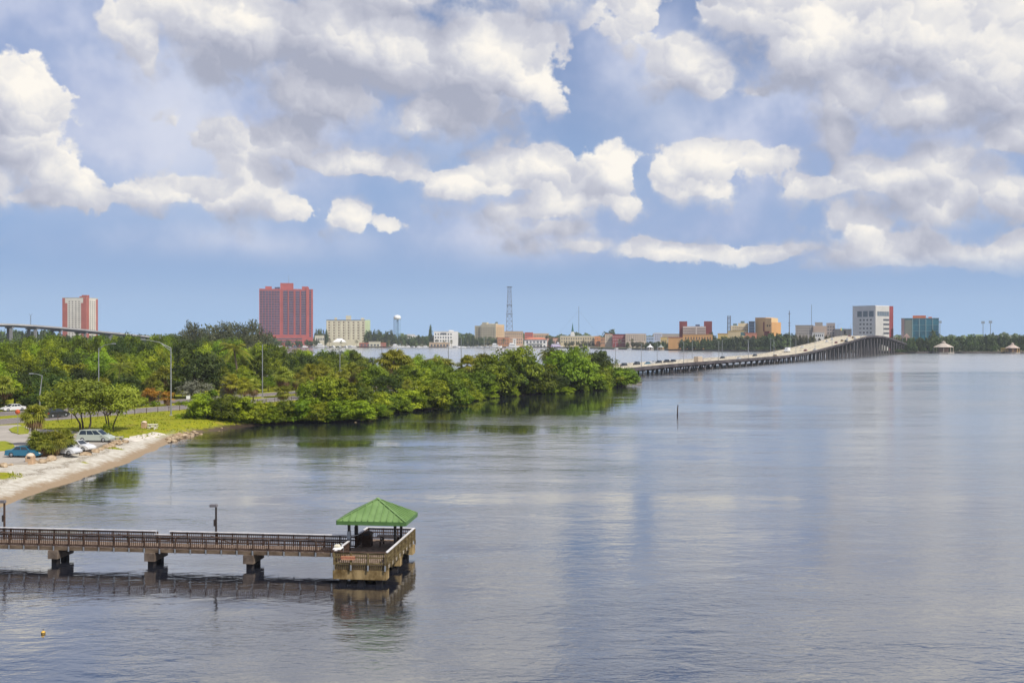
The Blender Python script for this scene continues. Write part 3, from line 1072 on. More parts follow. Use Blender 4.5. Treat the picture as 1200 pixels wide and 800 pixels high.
M_bark = mat('grey_bark', (.075, .058, .045), .95, .3, 2.5, bump=.5)
M_palm_bark = mat('palm_bark', (.16, .125, .095), .95, .3, 4.0, bump=.4, stretch=(1, 1, 3))
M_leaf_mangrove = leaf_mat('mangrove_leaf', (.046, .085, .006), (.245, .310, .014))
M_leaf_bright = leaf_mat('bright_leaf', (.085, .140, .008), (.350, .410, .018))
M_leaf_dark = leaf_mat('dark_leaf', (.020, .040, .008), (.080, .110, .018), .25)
M_leaf_lot = leaf_mat('sea_grape_leaf', (.075, .110, .012), (.290, .325, .035), hue_var=.01)
M_leaf_silver = leaf_mat('silver_leaf', (.115, .120, .085), (.27, .265, .19), .15)
M_leaf_pine = leaf_mat('casuarina_needle', (.045, .058, .026), (.140, .140, .060), .2, hue_var=.03)
M_leaf_palm = leaf_mat('palm_leaf', (.085, .110, .014), (.330, .330, .040), .3)
M_leaf_yellow = leaf_mat('yellow_palm_leaf', (.13, .135, .012), (.37, .36, .03), .3, hue_var=.02)
M_leaf_gold = leaf_mat('golden_leaf', (.20, .095, .015), (.42, .23, .035), .3, hue_var=.02)
M_leaf_dead = leaf_mat('dry_frond', (.115, .070, .032), (.24, .155, .072), .2, hue_var=.02)
M_leaf_far = leaf_mat('far_leaf', (.034, .062, .018), (.110, .150, .036), .2, hue_var=.04)


def limb_mesh(name, h, r, lobes, m, n=8, lean=0.0, forks=6, base_spread=0.0, stems=1):
    b = MB()
    for st in range(stems):
        a0 = 2 * math.pi * st / stems + random.random()
        o = Vector((math.cos(a0), math.sin(a0), 0)) * base_spread
        top = Vector((random.uniform(-lean, lean), random.uniform(-lean, lean), h)) + o * 2.2
        mid = o * 1.3 + Vector((random.uniform(-.15, .15), random.uniform(-.15, .15), h * .5))
        rs = r * (1.0 if stems == 1 else .7)
        b.tube([o + Vector((0, 0, -.3)), o + Vector((0, 0, .25)), mid, top], [rs * 1.35, rs, rs * .85, rs * .62], n)
        ls = sorted(lobes, key=lambda q: random.random())[:forks]
        for c, rl in ls:
            c = Vector(c)
            e = top.lerp(c, .85)
            k = top.lerp(c, .4) + Vector((0, 0, .25 * (c - top).length * .4))
            b.tube([top - Vector((0, 0, .15)), k, e], [rs * .5, rs * .32, rs * .10], 6)
    return b.mesh(name, m)


PROTO = {}


def make_proto(key, kind, R_, H, z0, trunk_h, trunk_r, lm, variants=3, stems=1, **kw):
    PROTO[key] = []
    for v in range(variants):
        C, Nm, S, T, LC = crown_points(R_, H, z0, **kw)
        top = np.percentile(C[:, 2], 98)
        cm = leaf_mesh(kind + '_crown', C, Nm, S, T, lm)
        tm = limb_mesh(kind + '_trunk', trunk_h, trunk_r, LC, M_bark, stems=stems, base_spread=0.0 if stems == 1 else .5, lean=.4)
        wid = np.percentile(np.hypot(C[:, 0], C[:, 1]), 96)
        PROTO[key].append((kind, cm, tm, float(top), float(wid)))


make_proto('mangrove', 'mangrove_tree', 4.0, 6.4, -1.0, 2.2, .16, M_leaf_mangrove, 4, stems=3, n_lobes=22, n_clumps=20, n_leaf=21, zlo=-.75, leaf=.37, lobe=.40)
make_proto('mangrove_bright', 'mangrove_tree', 4.0, 6.6, -1.0, 2.2, .16, M_leaf_bright, 3, stems=3, n_lobes=22, n_clumps=20, n_leaf=21, zlo=-.8, leaf=.36, lobe=.38)
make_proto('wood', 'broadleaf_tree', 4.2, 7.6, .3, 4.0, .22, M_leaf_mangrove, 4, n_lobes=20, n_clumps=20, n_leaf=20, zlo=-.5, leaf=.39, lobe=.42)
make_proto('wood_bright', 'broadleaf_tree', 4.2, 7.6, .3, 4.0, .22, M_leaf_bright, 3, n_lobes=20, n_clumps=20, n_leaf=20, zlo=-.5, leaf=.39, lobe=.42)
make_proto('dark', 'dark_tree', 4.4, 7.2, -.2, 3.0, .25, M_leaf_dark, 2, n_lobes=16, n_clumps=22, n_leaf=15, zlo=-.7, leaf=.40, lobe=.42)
make_proto('lot', 'shade_tree', 4.6, 5.4, 1.0, 2.3, .17, M_leaf_lot, 2, stems=3, n_lobes=18, n_clumps=26, n_leaf=18, zlo=-.6, leaf=.34, lobe=.38)
make_proto('silver', 'silver_shrub', 3.0, 3.8, -.2, 1.2, .12, M_leaf_silver, 2, stems=3, n_lobes=13, n_clumps=20, n_leaf=14, zlo=-.7, leaf=.30, lobe=.38)
make_proto('bush', 'low_shrub', 1.6, 1.9, -.1, .6, .06, M_leaf_bright, 2, stems=3, n_lobes=9, n_clumps=14, n_leaf=12, zlo=-.6, leaf=.28, lobe=.45)
make_proto('gold', 'golden_shrub', 2.0, 3.2, .1, 1.0, .08, M_leaf_gold, 2, stems=3, n_lobes=10, n_clumps=15, n_leaf=12, zlo=-.5, leaf=.40, lobe=.42)


def plant(key, x, y, h, label, cat='tree', group=None, w=None, zg=None, kind=None):
    kd, cm, tm, top, wid = random.choice(PROTO[key])
    zg = ground_z(x, y) if zg is None else zg
    o = thing(kind or kd, label, cat, (x, y, max(zg, -.3)), random.uniform(0, 6.28), group)
    sz = h / top
    sw_ = sz * random.uniform(.9, 1.15) if w is None else (w * .5) / wid
    o.scale = (sw_, sw_ * random.uniform(.9, 1.1), sz)
    put('crown', cm, o)
    put('trunk', tm, o)
    return o


# ---- palms
def fan_palm_meshes(trunk_h, n_green, n_dead, lm, Rf=1.35, seed=0):
    b = MB()
    bend = random.uniform(-.25, .25)
    pts = [(bend * (t ** 2), .12 * math.sin(t * 3), trunk_h * t) for t in (0, .3, .6, .85, 1)]
    pts[0] = (0, 0, -.3)
    b.tube(pts, [.24, .19, .18, .2, .16], 9)
    tm = b.mesh('palm_trunk', M_palm_bark)
    top = np.array(pts[-1])

    def fronds(n, zlo, zhi, droop, size, tlo, thi, m, nm):
        V, T, F = [], [], []
        for i in range(n):
            az_ = RNG.uniform(0, 2 * np.pi)
            el_ = RNG.uniform(zlo, zhi)
            d = np.array([math.cos(az_) * math.cos(el_), math.sin(az_) * math.cos(el_), math.sin(el_)])
            L = size * RNG.uniform(.75, 1.15)
            hub = top + d * L * .62 + np.array([0, 0, -droop * L * .15])
            side = np.cross(d, [0, 0, 1.0])
            side /= np.linalg.norm(side) + 1e-9
            upv = np.cross(side, d)
            tn = RNG.uniform(tlo, thi)
            o = len(V)
            V += [top + side * .03, hub + side * .03, hub - side * .03, top - side * .03]
            F.append((o, o + 1, o + 2, o + 3))
            T += [tn] * 4
            for k in range(13):
                a = (k / 12 - .5) * 4.1
                e = d * math.cos(a) + side * math.sin(a)
                l = L * .78 * (1 - .18 * abs(a))
                w = .052 * L
                p = np.cross(e, upv)
                p /= np.linalg.norm(p) + 1e-9
                m1 = hub + e * l * .55 + upv * .06 * L
                tip = hub + e * l + np.array([0, 0, -(.12 + droop * .42) * L * RNG.uniform(.5, 1.5)])
                o = len(V)
                V += [hub, m1 + p * w, tip, m1 - p * w]
                F.append((o, o + 1, o + 2, o + 3))
                tt = min(1, max(0, tn + RNG.normal(0, .08)))
                T += [tt] * 4
        me = bpy.data.meshes.new(nm)
        me.from_pydata([tuple(v) for v in V], [], F)
        at = me.attributes.new('tint', 'FLOAT', 'POINT')
        at.data.foreach_set('value', np.array(T, np.float32))
        me.materials.append(m)
        return me
    gm_ = fronds(n_green, -.75, 1.45, .35, Rf, .15, .95, lm, 'palm_crown')
    dm_ = fronds(n_dead, -1.45, -.7, .9, Rf * .9, .1, .9, M_leaf_dead, 'dry_fronds') if n_dead else None
    return gm_, dm_, tm, trunk_h + Rf * 1.15


def feather_palm_meshes(trunk_h, n, lm, Lf=3.2):
    b = MB()
    bx = random.uniform(.3, .9)
    pts = [(bx * t * t, .2 * t, trunk_h * t) for t in (0, .25, .5, .75, 1)]
    b.tube([(0, 0, -.3)] + pts[1:], [.22, .16, .14, .13, .12], 9)
    tm = b.mesh('palm_trunk', M_palm_bark)
    top = np.array(pts[-1])
    V, F, T = [], [], []
    for i in range(n):
        az_ = 2 * np.pi * i / n * 2.4 + RNG.uniform(-.3, .3)
        up = RNG.uniform(-.5, 1.35)
        h = np.array([math.cos(az_), math.sin(az_), 0])
        L = Lf * RNG.uniform(.8, 1.1)
        tn = RNG.uniform(.1, .9)
        prev = None
        side = np.array([-h[1], h[0], 0])
        for k in range(17):
            t = k / 16
            p = top + h * L * (t * math.cos(up * .6) * (1 - .18 * t)) + np.array([0, 0, L * (math.sin(up) * t - .75 * t * t)])
            if prev is not None:
                o = len(V)
                V += [prev + side * .025, p + side * .025, p - side * .025, prev - side * .025]
                F.append((o, o + 1, o + 2, o + 3))
                T += [tn * .6] * 4
                tang = (p - prev) / np.linalg.norm(p - prev)
                ll = L * .24 * math.sin(math.pi * (.12 + .86 * t)) + .1
                for s in (-1, 1):
                    e = side * s * .8 + tang * .55 + np.array([0, 0, -.35 - .25 * RNG.random()])
                    e /= np.linalg.norm(e)
                    o = len(V)
                    q = p + e * ll
                    V += [p - tang * .07, p + e * ll * .5 - tang * .07, q, p + e * ll * .5 + tang * .07]
                    F.append((o, o + 1, o + 2, o + 3))
                    T += [min(1, max(0, tn + RNG.normal(0, .1)))] * 4
            prev = p
    me = bpy.data.meshes.new('palm_crown')
    me.from_pydata([tuple(v) for v in V], [], F)
    at = me.attributes.new('tint', 'FLOAT', 'POINT')
    at.data.foreach_set('value', np.array(T, np.float32))
    me.materials.append(lm)
    return me, None, tm, trunk_h + Lf * .55


PALM = {
    'sabal': [fan_palm_meshes(5.0, 58, 20, M_leaf_palm, 1.95) for _ in range(3)],
    'sabal_yellow': [fan_palm_meshes(5.0, 52, 14, M_leaf_yellow, 1.9) for _ in range(2)],
    'sabal_brown': [fan_palm_meshes(5.0, 40, 32, M_leaf_palm, 1.85) for _ in range(2)],
    'sabal_lot': [fan_palm_meshes(4.6, 85, 46, M_leaf_palm, 1.4)],
    'sabal_low': [fan_palm_meshes(2.0, 85, 26, M_leaf_palm, 1.15) for _ in range(3)],
    'golden': [fan_palm_meshes(2.4, 26, 16, M_leaf_gold, 1.5) for _ in range(2)],
    'coconut': [feather_palm_meshes(7.0, 24, M_leaf_palm, 3.4) for _ in range(2)],
}


def palm(key, x, y, h, label, group=None, fat=1.0, kind='cabbage_palm', zg=None):
    gm_, dm_, tm, top = random.choice(PALM[key])
    o = thing(kind, label, 'palm', (x, y, ground_z(x, y) if zg is None else zg), random.uniform(0, 6.28), group)
    s = h / top
    o.scale = (s * fat, s * fat, s)
    put('crown', gm_, o)
    if dm_:
        put('dry_fronds', dm_, o)
    put('trunk', tm, o)
    return o


# ---- the row along the water's edge: picture column, top, foot, width (photo pixels), kind
ROW = [
    (236, 468, 501, 34, 'mangrove_bright'), (258, 473, 501, 30, 'mangrove'), (277, 470, 500, 34, 'mangrove_bright'), (296, 474, 499, 30, 'mangrove_bright'), (312, 477, 498, 22, 'mangrove'), (326, 473, 497, 28, 'mangrove'),
    (346, 473, 496, 34, 'mangrove'), (362, 458, 494, 36, 'mangrove'), (384, 452, 493, 44, 'mangrove_bright'), (408, 454, 493, 42, 'mangrove'), (374, 472, 496, 34, 'mangrove_bright'), (394, 470, 495.3, 36, 'mangrove'), (415, 469, 494.6, 34, 'mangrove_bright'), (432, 470, 490, 30, 'mangrove'), (430, 458, 489, 40, 'mangrove_bright'), (446, 466, 484, 28, 'mangrove'), (462, 462, 484, 28, 'mangrove'),
    (480, 458, 482, 34, 'mangrove_bright'), (500, 450, 480, 38, 'mangrove_bright'), (520, 440, 476, 40, 'mangrove'), (540, 446, 470, 34, 'mangrove_bright'), (560, 440, 467, 36, 'mangrove'), (580, 424, 465, 44, 'mangrove'), (602, 414, 463, 48, 'mangrove'), (626, 430, 462, 40, 'mangrove'),
    (648, 438, 461, 34, 'dark'), (664, 416, 459, 44, 'mangrove'), (684, 424, 458, 40, 'mangrove'), (699, 438, 457, 26, 'mangrove_bright'), (712, 432, 455, 34, 'mangrove'), (728, 430, 453, 34, 'mangrove'),
]
ROW_LABEL = {'mangrove': 'green mangrove leaning over the dark water at the causeway edge', 'mangrove_bright': 'bright yellow green mangrove at the causeway edge touching the water', 'dark': 'darkest tree of the mangrove row by the water'}
for px, yt, yb, wpx, key in ROW:
    p = px_ground(px, yb, 0.0) + Vector((0, 1.5, 0))
    h = z_at(yt, p.y + 1.5) - .1
    plant(key, p.x, p.y + 1.5, h, ROW_LABEL[key], 'tree', {'mangrove': 'green mangroves along the water', 'mangrove_bright': 'bright mangroves along the water', 'dark': None}[key], w=wpx * p.y / FPX * 1.35)
# low growth filling in under and behind them
for k, (px, yt, yb, wpx, key) in enumerate(ROW):
    for j in (-.5, 0.0, .45):
        p = px_ground(px + j * wpx * .9, yb, 0.0)
        yy = p.y + (3.0 if j else 7.0) + random.uniform(0, 2.5)
        x_ = px_at(px + j * wpx * .9, yy)
        if px > 705 and j > 0:
            continue
        kk = random.choice(['mangrove', 'mangrove_bright'])
        plant(kk, x_, yy, max(1.8, (z_at(yt, yy) - .3) * random.uniform(.38, .62)), 'low mangrove growing underneath the taller waterside trees', 'tree', 'low mangroves under the waterside trees', w=random.uniform(5.0, 7.0), zg=min(.25, ground_z(x_, yy)))
# second rank behind them, on the verge of the road and beyond it
RANK2 = [
    (440, 430, 264, 34, 'wood'), (455, 440, 255, 36, 'dark'), (470, 430, 268, 44, 'wood'), (492, 432, 275, 40, 'wood_bright'), (500, 424, 290, 38, 'wood'), (530, 430, 292, 34, 'wood'),
    (548, 436, 296, 30, 'dark'), (610, 422, 330, 36, 'wood'), (630, 428, 330, 30, 'wood'), (655, 410, 338, 40, 'wood'), (672, 408, 350, 36, 'wood'), (700, 412, 366, 34, 'dark'), (690, 428, 352, 30, 'wood_bright'), (706, 413, 372, 26, 'wood'),
]
R2_LABEL = {'wood': 'taller green tree standing just behind the waterside mangroves', 'wood_bright': 'yellow green tree standing just behind the waterside mangroves', 'dark': 'dark rounded tree standing just behind the waterside mangroves'}
for px, yt, y, wpx, key in RANK2:
    x = px_at(px, y)
    plant(key, x, y, z_at(yt, y) - 1.5, R2_LABEL[key], 'tree', {'wood': 'green trees behind the mangroves', 'wood_bright': 'yellow green trees behind the mangroves', 'dark': 'dark trees behind the mangroves'}[key], w=wpx * y / FPX * 1.2)

# ---- the wood beyond the road: crowns step up from the road to the skyline read off the photo
SKYLINE = [(-120, 405), (0, 402), (25, 398), (45, 395), (70, 394), (110, 394), (150, 393), (200, 394), (250, 397), (290, 401), (330, 406), (380, 410), (420, 412), (460, 413), (520, 417), (600, 420), (720, 428)]


def skyline(px):
    for (a, ya), (b, yb) in zip(SKYLINE[:-1], SKYLINE[1:]):
        if a <= px <= b:
            return ya + (yb - ya) * (px - a) / (b - a)
    return 405


WOOD_LABEL = {'wood': 'leafy green tree packed in the thick wood beyond the highway', 'wood_bright': 'yellow green tree packed in the thick wood beyond the highway', 'dark': 'dark green tree packed in the thick wood beyond the highway'}
WOOD_GROUP = {'wood': 'green trees of the wood beyond the highway', 'wood_bright': 'yellow green trees of the wood beyond the highway', 'dark': 'dark trees of the wood beyond the highway'}
placed = []
tries = 0
while tries < 14000 and len(placed) < 235:
    tries += 1
    s = random.uniform(-235, 185)
    o = random.uniform(31, 175)
    q = road_pt(s, o)
    if not (-360 < q.x < 40 and 60 < q.y < 480):
        continue
    sdq = float(dist_inside(np.array([q.x]), np.array([q.y]), LAND)[0])
    px = CX + q.x / q.y * FPX
    if sdq < 3 or px < -460 or px > 700:
        continue
    if any((q.x - a) ** 2 + (q.y - b) ** 2 < (5.6 + (q.y - 200) * .006) ** 2 for a, b in placed):
        continue
    back = min(1.0, (o - 30) / 85.0)
    if px > 300:
        back = min(1.0, (o - 30) / 22.0)
    yt = skyline(px) + (1 - back) * 36 + abs(random.gauss(0, 4.0))
    h = min(z_at(yt, q.y) - 1.5, 15.0)
    if h < 3.5:
        continue
    placed.append((q.x, q.y))
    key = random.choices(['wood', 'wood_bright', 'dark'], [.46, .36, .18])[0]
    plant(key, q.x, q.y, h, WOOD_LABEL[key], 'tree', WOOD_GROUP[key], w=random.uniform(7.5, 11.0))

# thick growth along the edge of the wood
for k in range(74):
    s = -225 + 310 * (k + random.random()) / 74
    q = road_pt(s, random.uniform(29.5, 34))
    px = CX + q.x / q.y * FPX
    if 236 < px < 262 or px < -480:
        continue
    kk = random.choices(['wood', 'wood_bright', 'dark', 'gold'], [.4, .3, .22, .08])[0]
    plant(kk, q.x, q.y, random.uniform(2.6, 4.8), 'shrubby growth at the edge of the wood along the far side of the highway', 'shrub', 'shrubs along the far side of the highway', w=random.uniform(5, 7.5), kind='roadside_shrub')

# ---- single trees one can pick out
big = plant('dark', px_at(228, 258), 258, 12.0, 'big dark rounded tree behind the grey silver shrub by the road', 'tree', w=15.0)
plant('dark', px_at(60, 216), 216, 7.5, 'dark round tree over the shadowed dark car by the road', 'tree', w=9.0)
plant('dark', px_at(17, 232), 232, 8.0, 'dark green tree behind the white sedan on the highway', 'tree', w=9.0)
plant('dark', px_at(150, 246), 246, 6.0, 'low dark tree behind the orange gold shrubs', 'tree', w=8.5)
g = px_ground(97, 506.5, 1.5)
plant('lot', g.x + .2, g.y, 8.3, 'broad olive green shade tree over the pale green minivan', 'tree', w=12.5)
g = px_ground(128, 505, 1.5)
plant('lot', g.x, g.y, 7.4, 'smaller olive green tree beside the minivan tree, nearer the picnic lawn', 'tree', w=10.0)
g = px_ground(126, 508.5, 1.5)
plant('bush', g.x, g.y, 1.7, 'small dark shrub at the nose of the pale green minivan', 'shrub', w=2.0)
plant('silver', px_at(229, 240), 240, 5.0, 'large silvery grey rounded shrub on the grassy road median', 'shrub', w=8.4)
plant('silver', px_at(266, 246), 246, 4.4, 'smaller silvery shrub between the median palms', 'shrub', w=4.0)
for px, d_, lab in ((151, 238, 'orange gold palmetto left of the other two by the road'), (176, 236, 'tallest orange gold palmetto beside the highway'), (197, 232, 'orange brown palmetto right behind the tall street light')):
    palm('golden', px_at(px, d_), d_, z_at(457 if px != 176 else 452, d_) - 1.5, lab, fat=1.35, kind='palmetto')
for px, d_, w_, lab in ((160, 228, 5.0, 'clipped bright green hedge shrub in front of the orange palmettos'), (150, 229, 3.4, 'short bright green shrub left of the clipped hedge shrub'), (183, 229, 2.6, 'tiny pale yellow shrub by the kerb near the orange palmettos')):
    plant('bush', px_at(px, d_), d_, 2.1 if px < 180 else 1.2, lab, 'shrub', w=w_)
for px in (208, 216, 238, 245):
    plant('bush', px_at(px, 232), 232, 1.0, 'low clipped shrub on the road median below the silver shrub', 'shrub', 'low shrubs on the road median', w=1.8)
# tall palms beside and behind the road: column, top of head, base depth
PALMS = [
    (271, 437, 243, 'sabal_yellow', 1.1), (286, 441, 236, 'sabal_yellow', 1.0), (297, 442, 238, 'sabal_brown', .95), (332, 450, 226, 'sabal', 1.25), (332, 428, 262, 'sabal', 1.1), (358, 440, 256, 'sabal', 1.05), (374, 440, 262, 'sabal', 1.0),
    (347, 436, 270, 'sabal_brown', 1.0), (365, 425, 278, 'sabal_yellow', 1.1), (376, 424, 282, 'sabal_yellow', 1.1), (390, 436, 268, 'sabal_brown', 1.0), (400, 432, 272, 'sabal_brown', 1.1), (412, 424, 280, 'sabal', 1.2), (424, 428, 276, 'sabal', 1.0),
    (421, 446, 236, 'sabal_low', 1.0), (462, 408, 300, 'sabal_yellow', 1.3), (477, 444, 246, 'sabal_brown', 1.1), (476, 416, 300, 'sabal_brown', 1.2), (516, 416, 300, 'sabal', 1.4), (547, 415, 306, 'sabal_brown', 1.3), (566, 413, 312, 'sabal', 1.2), (505, 420, 305, 'sabal', 1.2),
    (82, 426, 258, 'sabal_yellow', 1.2), (96, 425, 260, 'sabal_yellow', 1.2), (70, 432, 256, 'sabal', 1.1), (4, 440, 216, 'sabal_brown', 1.2), (120, 441, 244, 'sabal', 1.1), (178, 440, 246, 'sabal', 1.1), (192, 428, 258, 'sabal_yellow', 1.1), (186, 445, 244, 'sabal_brown', 1.0), (262, 428, 266, 'sabal_brown', 1.0),
]
PL = {'sabal': 'green cabbage palm with a shaggy round head near the highway', 'sabal_yellow': 'yellowing cabbage palm with a bright head near the highway', 'sabal_brown': 'cabbage palm with a brown skirt of dry fronds near the highway', 'sabal_low': 'short stemless fan palm among the waterside mangroves'}
for px, yt, y, key, fat in PALMS:
    palm(key, px_at(px, y), y, z_at(yt, y) - 1.5, PL[key], {'sabal': 'green cabbage palms near the highway', 'sabal_yellow': 'yellow cabbage palms near the highway', 'sabal_brown': 'brown skirted cabbage palms near the highway', 'sabal_low': None}[key], fat=fat * 1.05)
palm('coconut', px_at(137, 250), 250, z_at(420, 250) - 1.5, 'coconut palm with long arching fronds in front of the wood, behind the tall light pole', kind='coconut_palm', fat=1.25)
palm('coconut', px_at(279, 300), 300, z_at(396, 300) - 1.5, 'tallest coconut palm, its head rising over the wood below the pink tower', kind='coconut_palm', fat=1.2)
palm('coconut', px_at(644, 344), 344, z_at(404, 344) - 1.5, 'coconut palm with drooping fronds against the far water near the bridge', kind='coconut_palm', fat=1.0)
# palms beside the cars
g = px_ground(40, 522, 1.6)
palm('sabal_lot', g.x - .1, g.y, z_at(471.5, g.y) - 1.55, 'shaggy cabbage palm with a full round head by the blue sedan', fat=1.2)
for px, yb, yt, lab, f in ((44, 535, 503, 'low bushy fan palm hiding the nose of the blue sedan', 1.0), (58, 534.5, 503, 'low fan palm in the middle of the clump by the parked cars', 1.05), (73, 532.5, 500, 'rounded low fan palm in front of the white parked cars', 1.12), (66, 534.5, 502, 'low fan palm at the tail of the nearer silver car', 1.0), (51, 536, 508, 'shortest fan palm at the front of the clump by the blue sedan', .95)):
    g = px_ground(px, yb, 1.5)
    palm('sabal_low', g.x, g.y, z_at(yt, g.y) - 1.5, lab, fat=f)

# ---- grey green casuarinas on the far side of the causeway land
def casuarina_mesh(h, r):
    n = 46
    C, Nm, S, T = [], [], [], []
    for i in range(n):
        t = RNG.uniform(.12, 1.0)
        a = RNG.uniform(0, 6.28)
        q = r * (1 - t * .78) * RNG.uniform(.4, 1.1)
        c = np.array([q * math.cos(a), q * math.sin(a), h * t])
        m_ = 26
        off = RNG.normal(size=(m_, 3)) * np.array([r * .26, r * .26, h * .045])
        off[:, 2] += -np.abs(off[:, 0]) * .3
        C.append(c + off)
        Nm.append(RNG.normal(size=(m_, 3)) + np.array([math.cos(a), math.sin(a), .4]))
        S.append(RNG.uniform(.8, 1.9, m_))
        T.append(np.clip(RNG.normal(.5, .18) + RNG.normal(0, .1, m_), 0, 1))
    cm = leaf_mesh('casuarina_crown', np.concatenate(C), np.concatenate(Nm), np.concatenate(S), np.concatenate(T), M_leaf_pine, .35, droop=.4)
    b = MB().tube([(0, 0, -.4), (.1, 0, h * .4), (.2, .1, h * .9)], [.45, .3, .08], 8)
    for k in range(7):
        z = h * (.25 + .08 * k)
        a = k * 2.4
        b.tube([(0, 0, z), (r * .45 * math.cos(a), r * .45 * math.sin(a), z + h * .05)], [.12, .04], 5)
    return cm, b.mesh('casuarina_trunk', M_bark)


CAS = [casuarina_mesh(22, 5.5) for _ in range(3)]
for px, yt, y in [(196, 394, 610), (206, 391, 615), (216, 386, 610), (222, 371, 625), (228, 378, 612), (236, 384, 620), (246, 376, 606), (254, 380, 622), (262, 372, 610), (270, 378, 625), (278, 373, 612), (287, 380, 620), (296, 374, 607), (304, 378, 618), (311, 386, 625), (186, 397, 606), (240, 394, 590), (268, 392, 590), (292, 392, 592)]:
    cm, tm = random.choice(CAS)
    o = thing('casuarina', 'feathery grey green casuarina in the tall clump left of the pink tower' if yt > 371 else 'spiky lone casuarina top standing above the clump left of the pink tower', 'tree', (px_at(px, y), y, 1.4), random.uniform(0, 6.28), 'casuarinas in the clump by the pink tower' if yt > 371 else None)
    h = z_at(yt, y) - 1.4
    o.scale = (random.uniform(.95, 1.25) * (1 if yt > 371 else .6),) * 2 + (h / 22.8,)
    put('crown', cm, o)
    put('trunk', tm, o)

# ================================================================== the long river bridge
BPROF = [(380, 2.9), (443, 3.3), (465, 3.6), (514, 4.15), (560, 4.35), (608, 4.6), (660, 4.85), (697, 5.2), (747, 7.3), (800, 10.6), (861, 14.3), (900, 17.4), (945, 19.0), (1002, 17.6), (1066, 13.2), (1130, 8.0), (1190, 4.0)]
BW = 25.5


def smooth_prof(y):
    ys = np.array([a for a, _ in BPROF])
    zs = np.array([b for _, b in BPROF])
    k = np.arange(-24, 25, 4)
    return float(np.mean(np.interp(y + k, ys, zs)))


BD = Vector((.575, 1, 0)).normalized()
BN = Vector((-BD.y, BD.x, 0))


def bridge_pt(y, o, z=0.0):
    q = Vector((46 + .575 * (y - 443), y, 0)) + BN * o
    return Vector((q.x, q.y, z))


bridge = thing('road_bridge', 'long low concrete road bridge on dark piers, rising to a hump at far end', 'bridge')
BY = list(np.arange(432, 1190, 9.0))


def sweep(name, prof, m, parent=bridge):
    """sweep a closed profile of (offset across, height below the parapet top) along the bridge"""
    b = MB()
    n = len(prof)
    vs = []
    for y in BY:
        zt = smooth_prof(y)
        vs += [bridge_pt(y, o, zt + dz) for o, dz in prof]
    fs = []
    for i in range(len(BY) - 1):
        for k in range(n):
            fs.append((i * n + k, (i + 1) * n + k, (i + 1) * n + (k + 1) % n, i * n + (k + 1) % n))
    b.add(vs, fs, 0, False)
    b.add(vs[:n], [tuple(range(n))])
    b.add(vs[-n:], [tuple(range(n - 1, -1, -1))])
    return b.build(name, m, parent)


M_bdeck = asphalt('bridge_deck_concrete', (.42, .37, .27), (.56, .50, .38))
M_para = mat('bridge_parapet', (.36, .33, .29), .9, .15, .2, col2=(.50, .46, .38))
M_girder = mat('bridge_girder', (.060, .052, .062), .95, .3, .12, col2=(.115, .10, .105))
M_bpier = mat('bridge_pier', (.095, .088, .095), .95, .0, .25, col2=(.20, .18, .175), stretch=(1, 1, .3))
dko = sweep('deck', [(.3, -1.0), (BW - .3, -1.0), (BW - .3, -1.35), (.3, -1.35)], M_bdeck)
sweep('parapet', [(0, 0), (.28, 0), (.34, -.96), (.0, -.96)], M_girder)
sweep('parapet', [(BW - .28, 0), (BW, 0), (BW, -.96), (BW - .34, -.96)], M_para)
sweep('median_barrier', [(BW / 2 - .15, -.15), (BW / 2 + .15, -.15), (BW / 2 + .3, -.995), (BW / 2 - .3, -.995)], M_para)
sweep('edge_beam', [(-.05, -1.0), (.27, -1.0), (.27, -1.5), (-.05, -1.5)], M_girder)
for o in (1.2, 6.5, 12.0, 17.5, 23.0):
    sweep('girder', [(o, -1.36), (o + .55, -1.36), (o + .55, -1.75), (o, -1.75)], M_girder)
mk = MB()
for o in (3.2, 6.8, 9.6, 16.0, 19.4, 22.4):
    for y in np.arange(436, 1180, 12.0):
        za, zb = smooth_prof(y) - .985, smooth_prof(y + 4) - .985
        mk.quad(bridge_pt(y, o, za), bridge_pt(y + 4, o, zb), bridge_pt(y + 4, o + .14, zb), bridge_pt(y, o + .14, za))
mk.build('lane_markings', M_white, dko)
y = 438.0
while y < 1150:
    z = smooth_prof(y) - 1.76
    step = 10.5 if y < 800 else 13.0
    o = bridge_pt(y, BW / 2)
    ang = math.atan2(BN.y, BN.x)
    cap = MB()
    cap.bar(bridge_pt(y, .1, z - .28), bridge_pt(y, BW - .1, z - .28), 1.0, .55)
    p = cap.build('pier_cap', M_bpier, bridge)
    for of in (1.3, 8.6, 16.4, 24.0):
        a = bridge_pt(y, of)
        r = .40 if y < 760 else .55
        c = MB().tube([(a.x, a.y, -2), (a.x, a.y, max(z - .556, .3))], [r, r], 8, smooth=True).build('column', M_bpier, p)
    y += step
# lamp posts along both parapets
def bridge_lamp_mesh():
    pole = MB().tube([(0, 0, 0), (0, 0, 9.6), (.0, 0, 10.4)], [.16, .10, .08], 8).mesh('pole', M_galv)
    arm = MB().tube([(0, 0, 10.2), (0, .8, 10.9), (0, 2.4, 11.2)], [.07, .06, .05], 6).mesh('arm', M_galv)
    head = MB().bevel_box(-.16, .16, 2.2, 3.1, 11.08, 11.26, .05).mesh('lamp_head', M_galv)
    return pole, arm, head


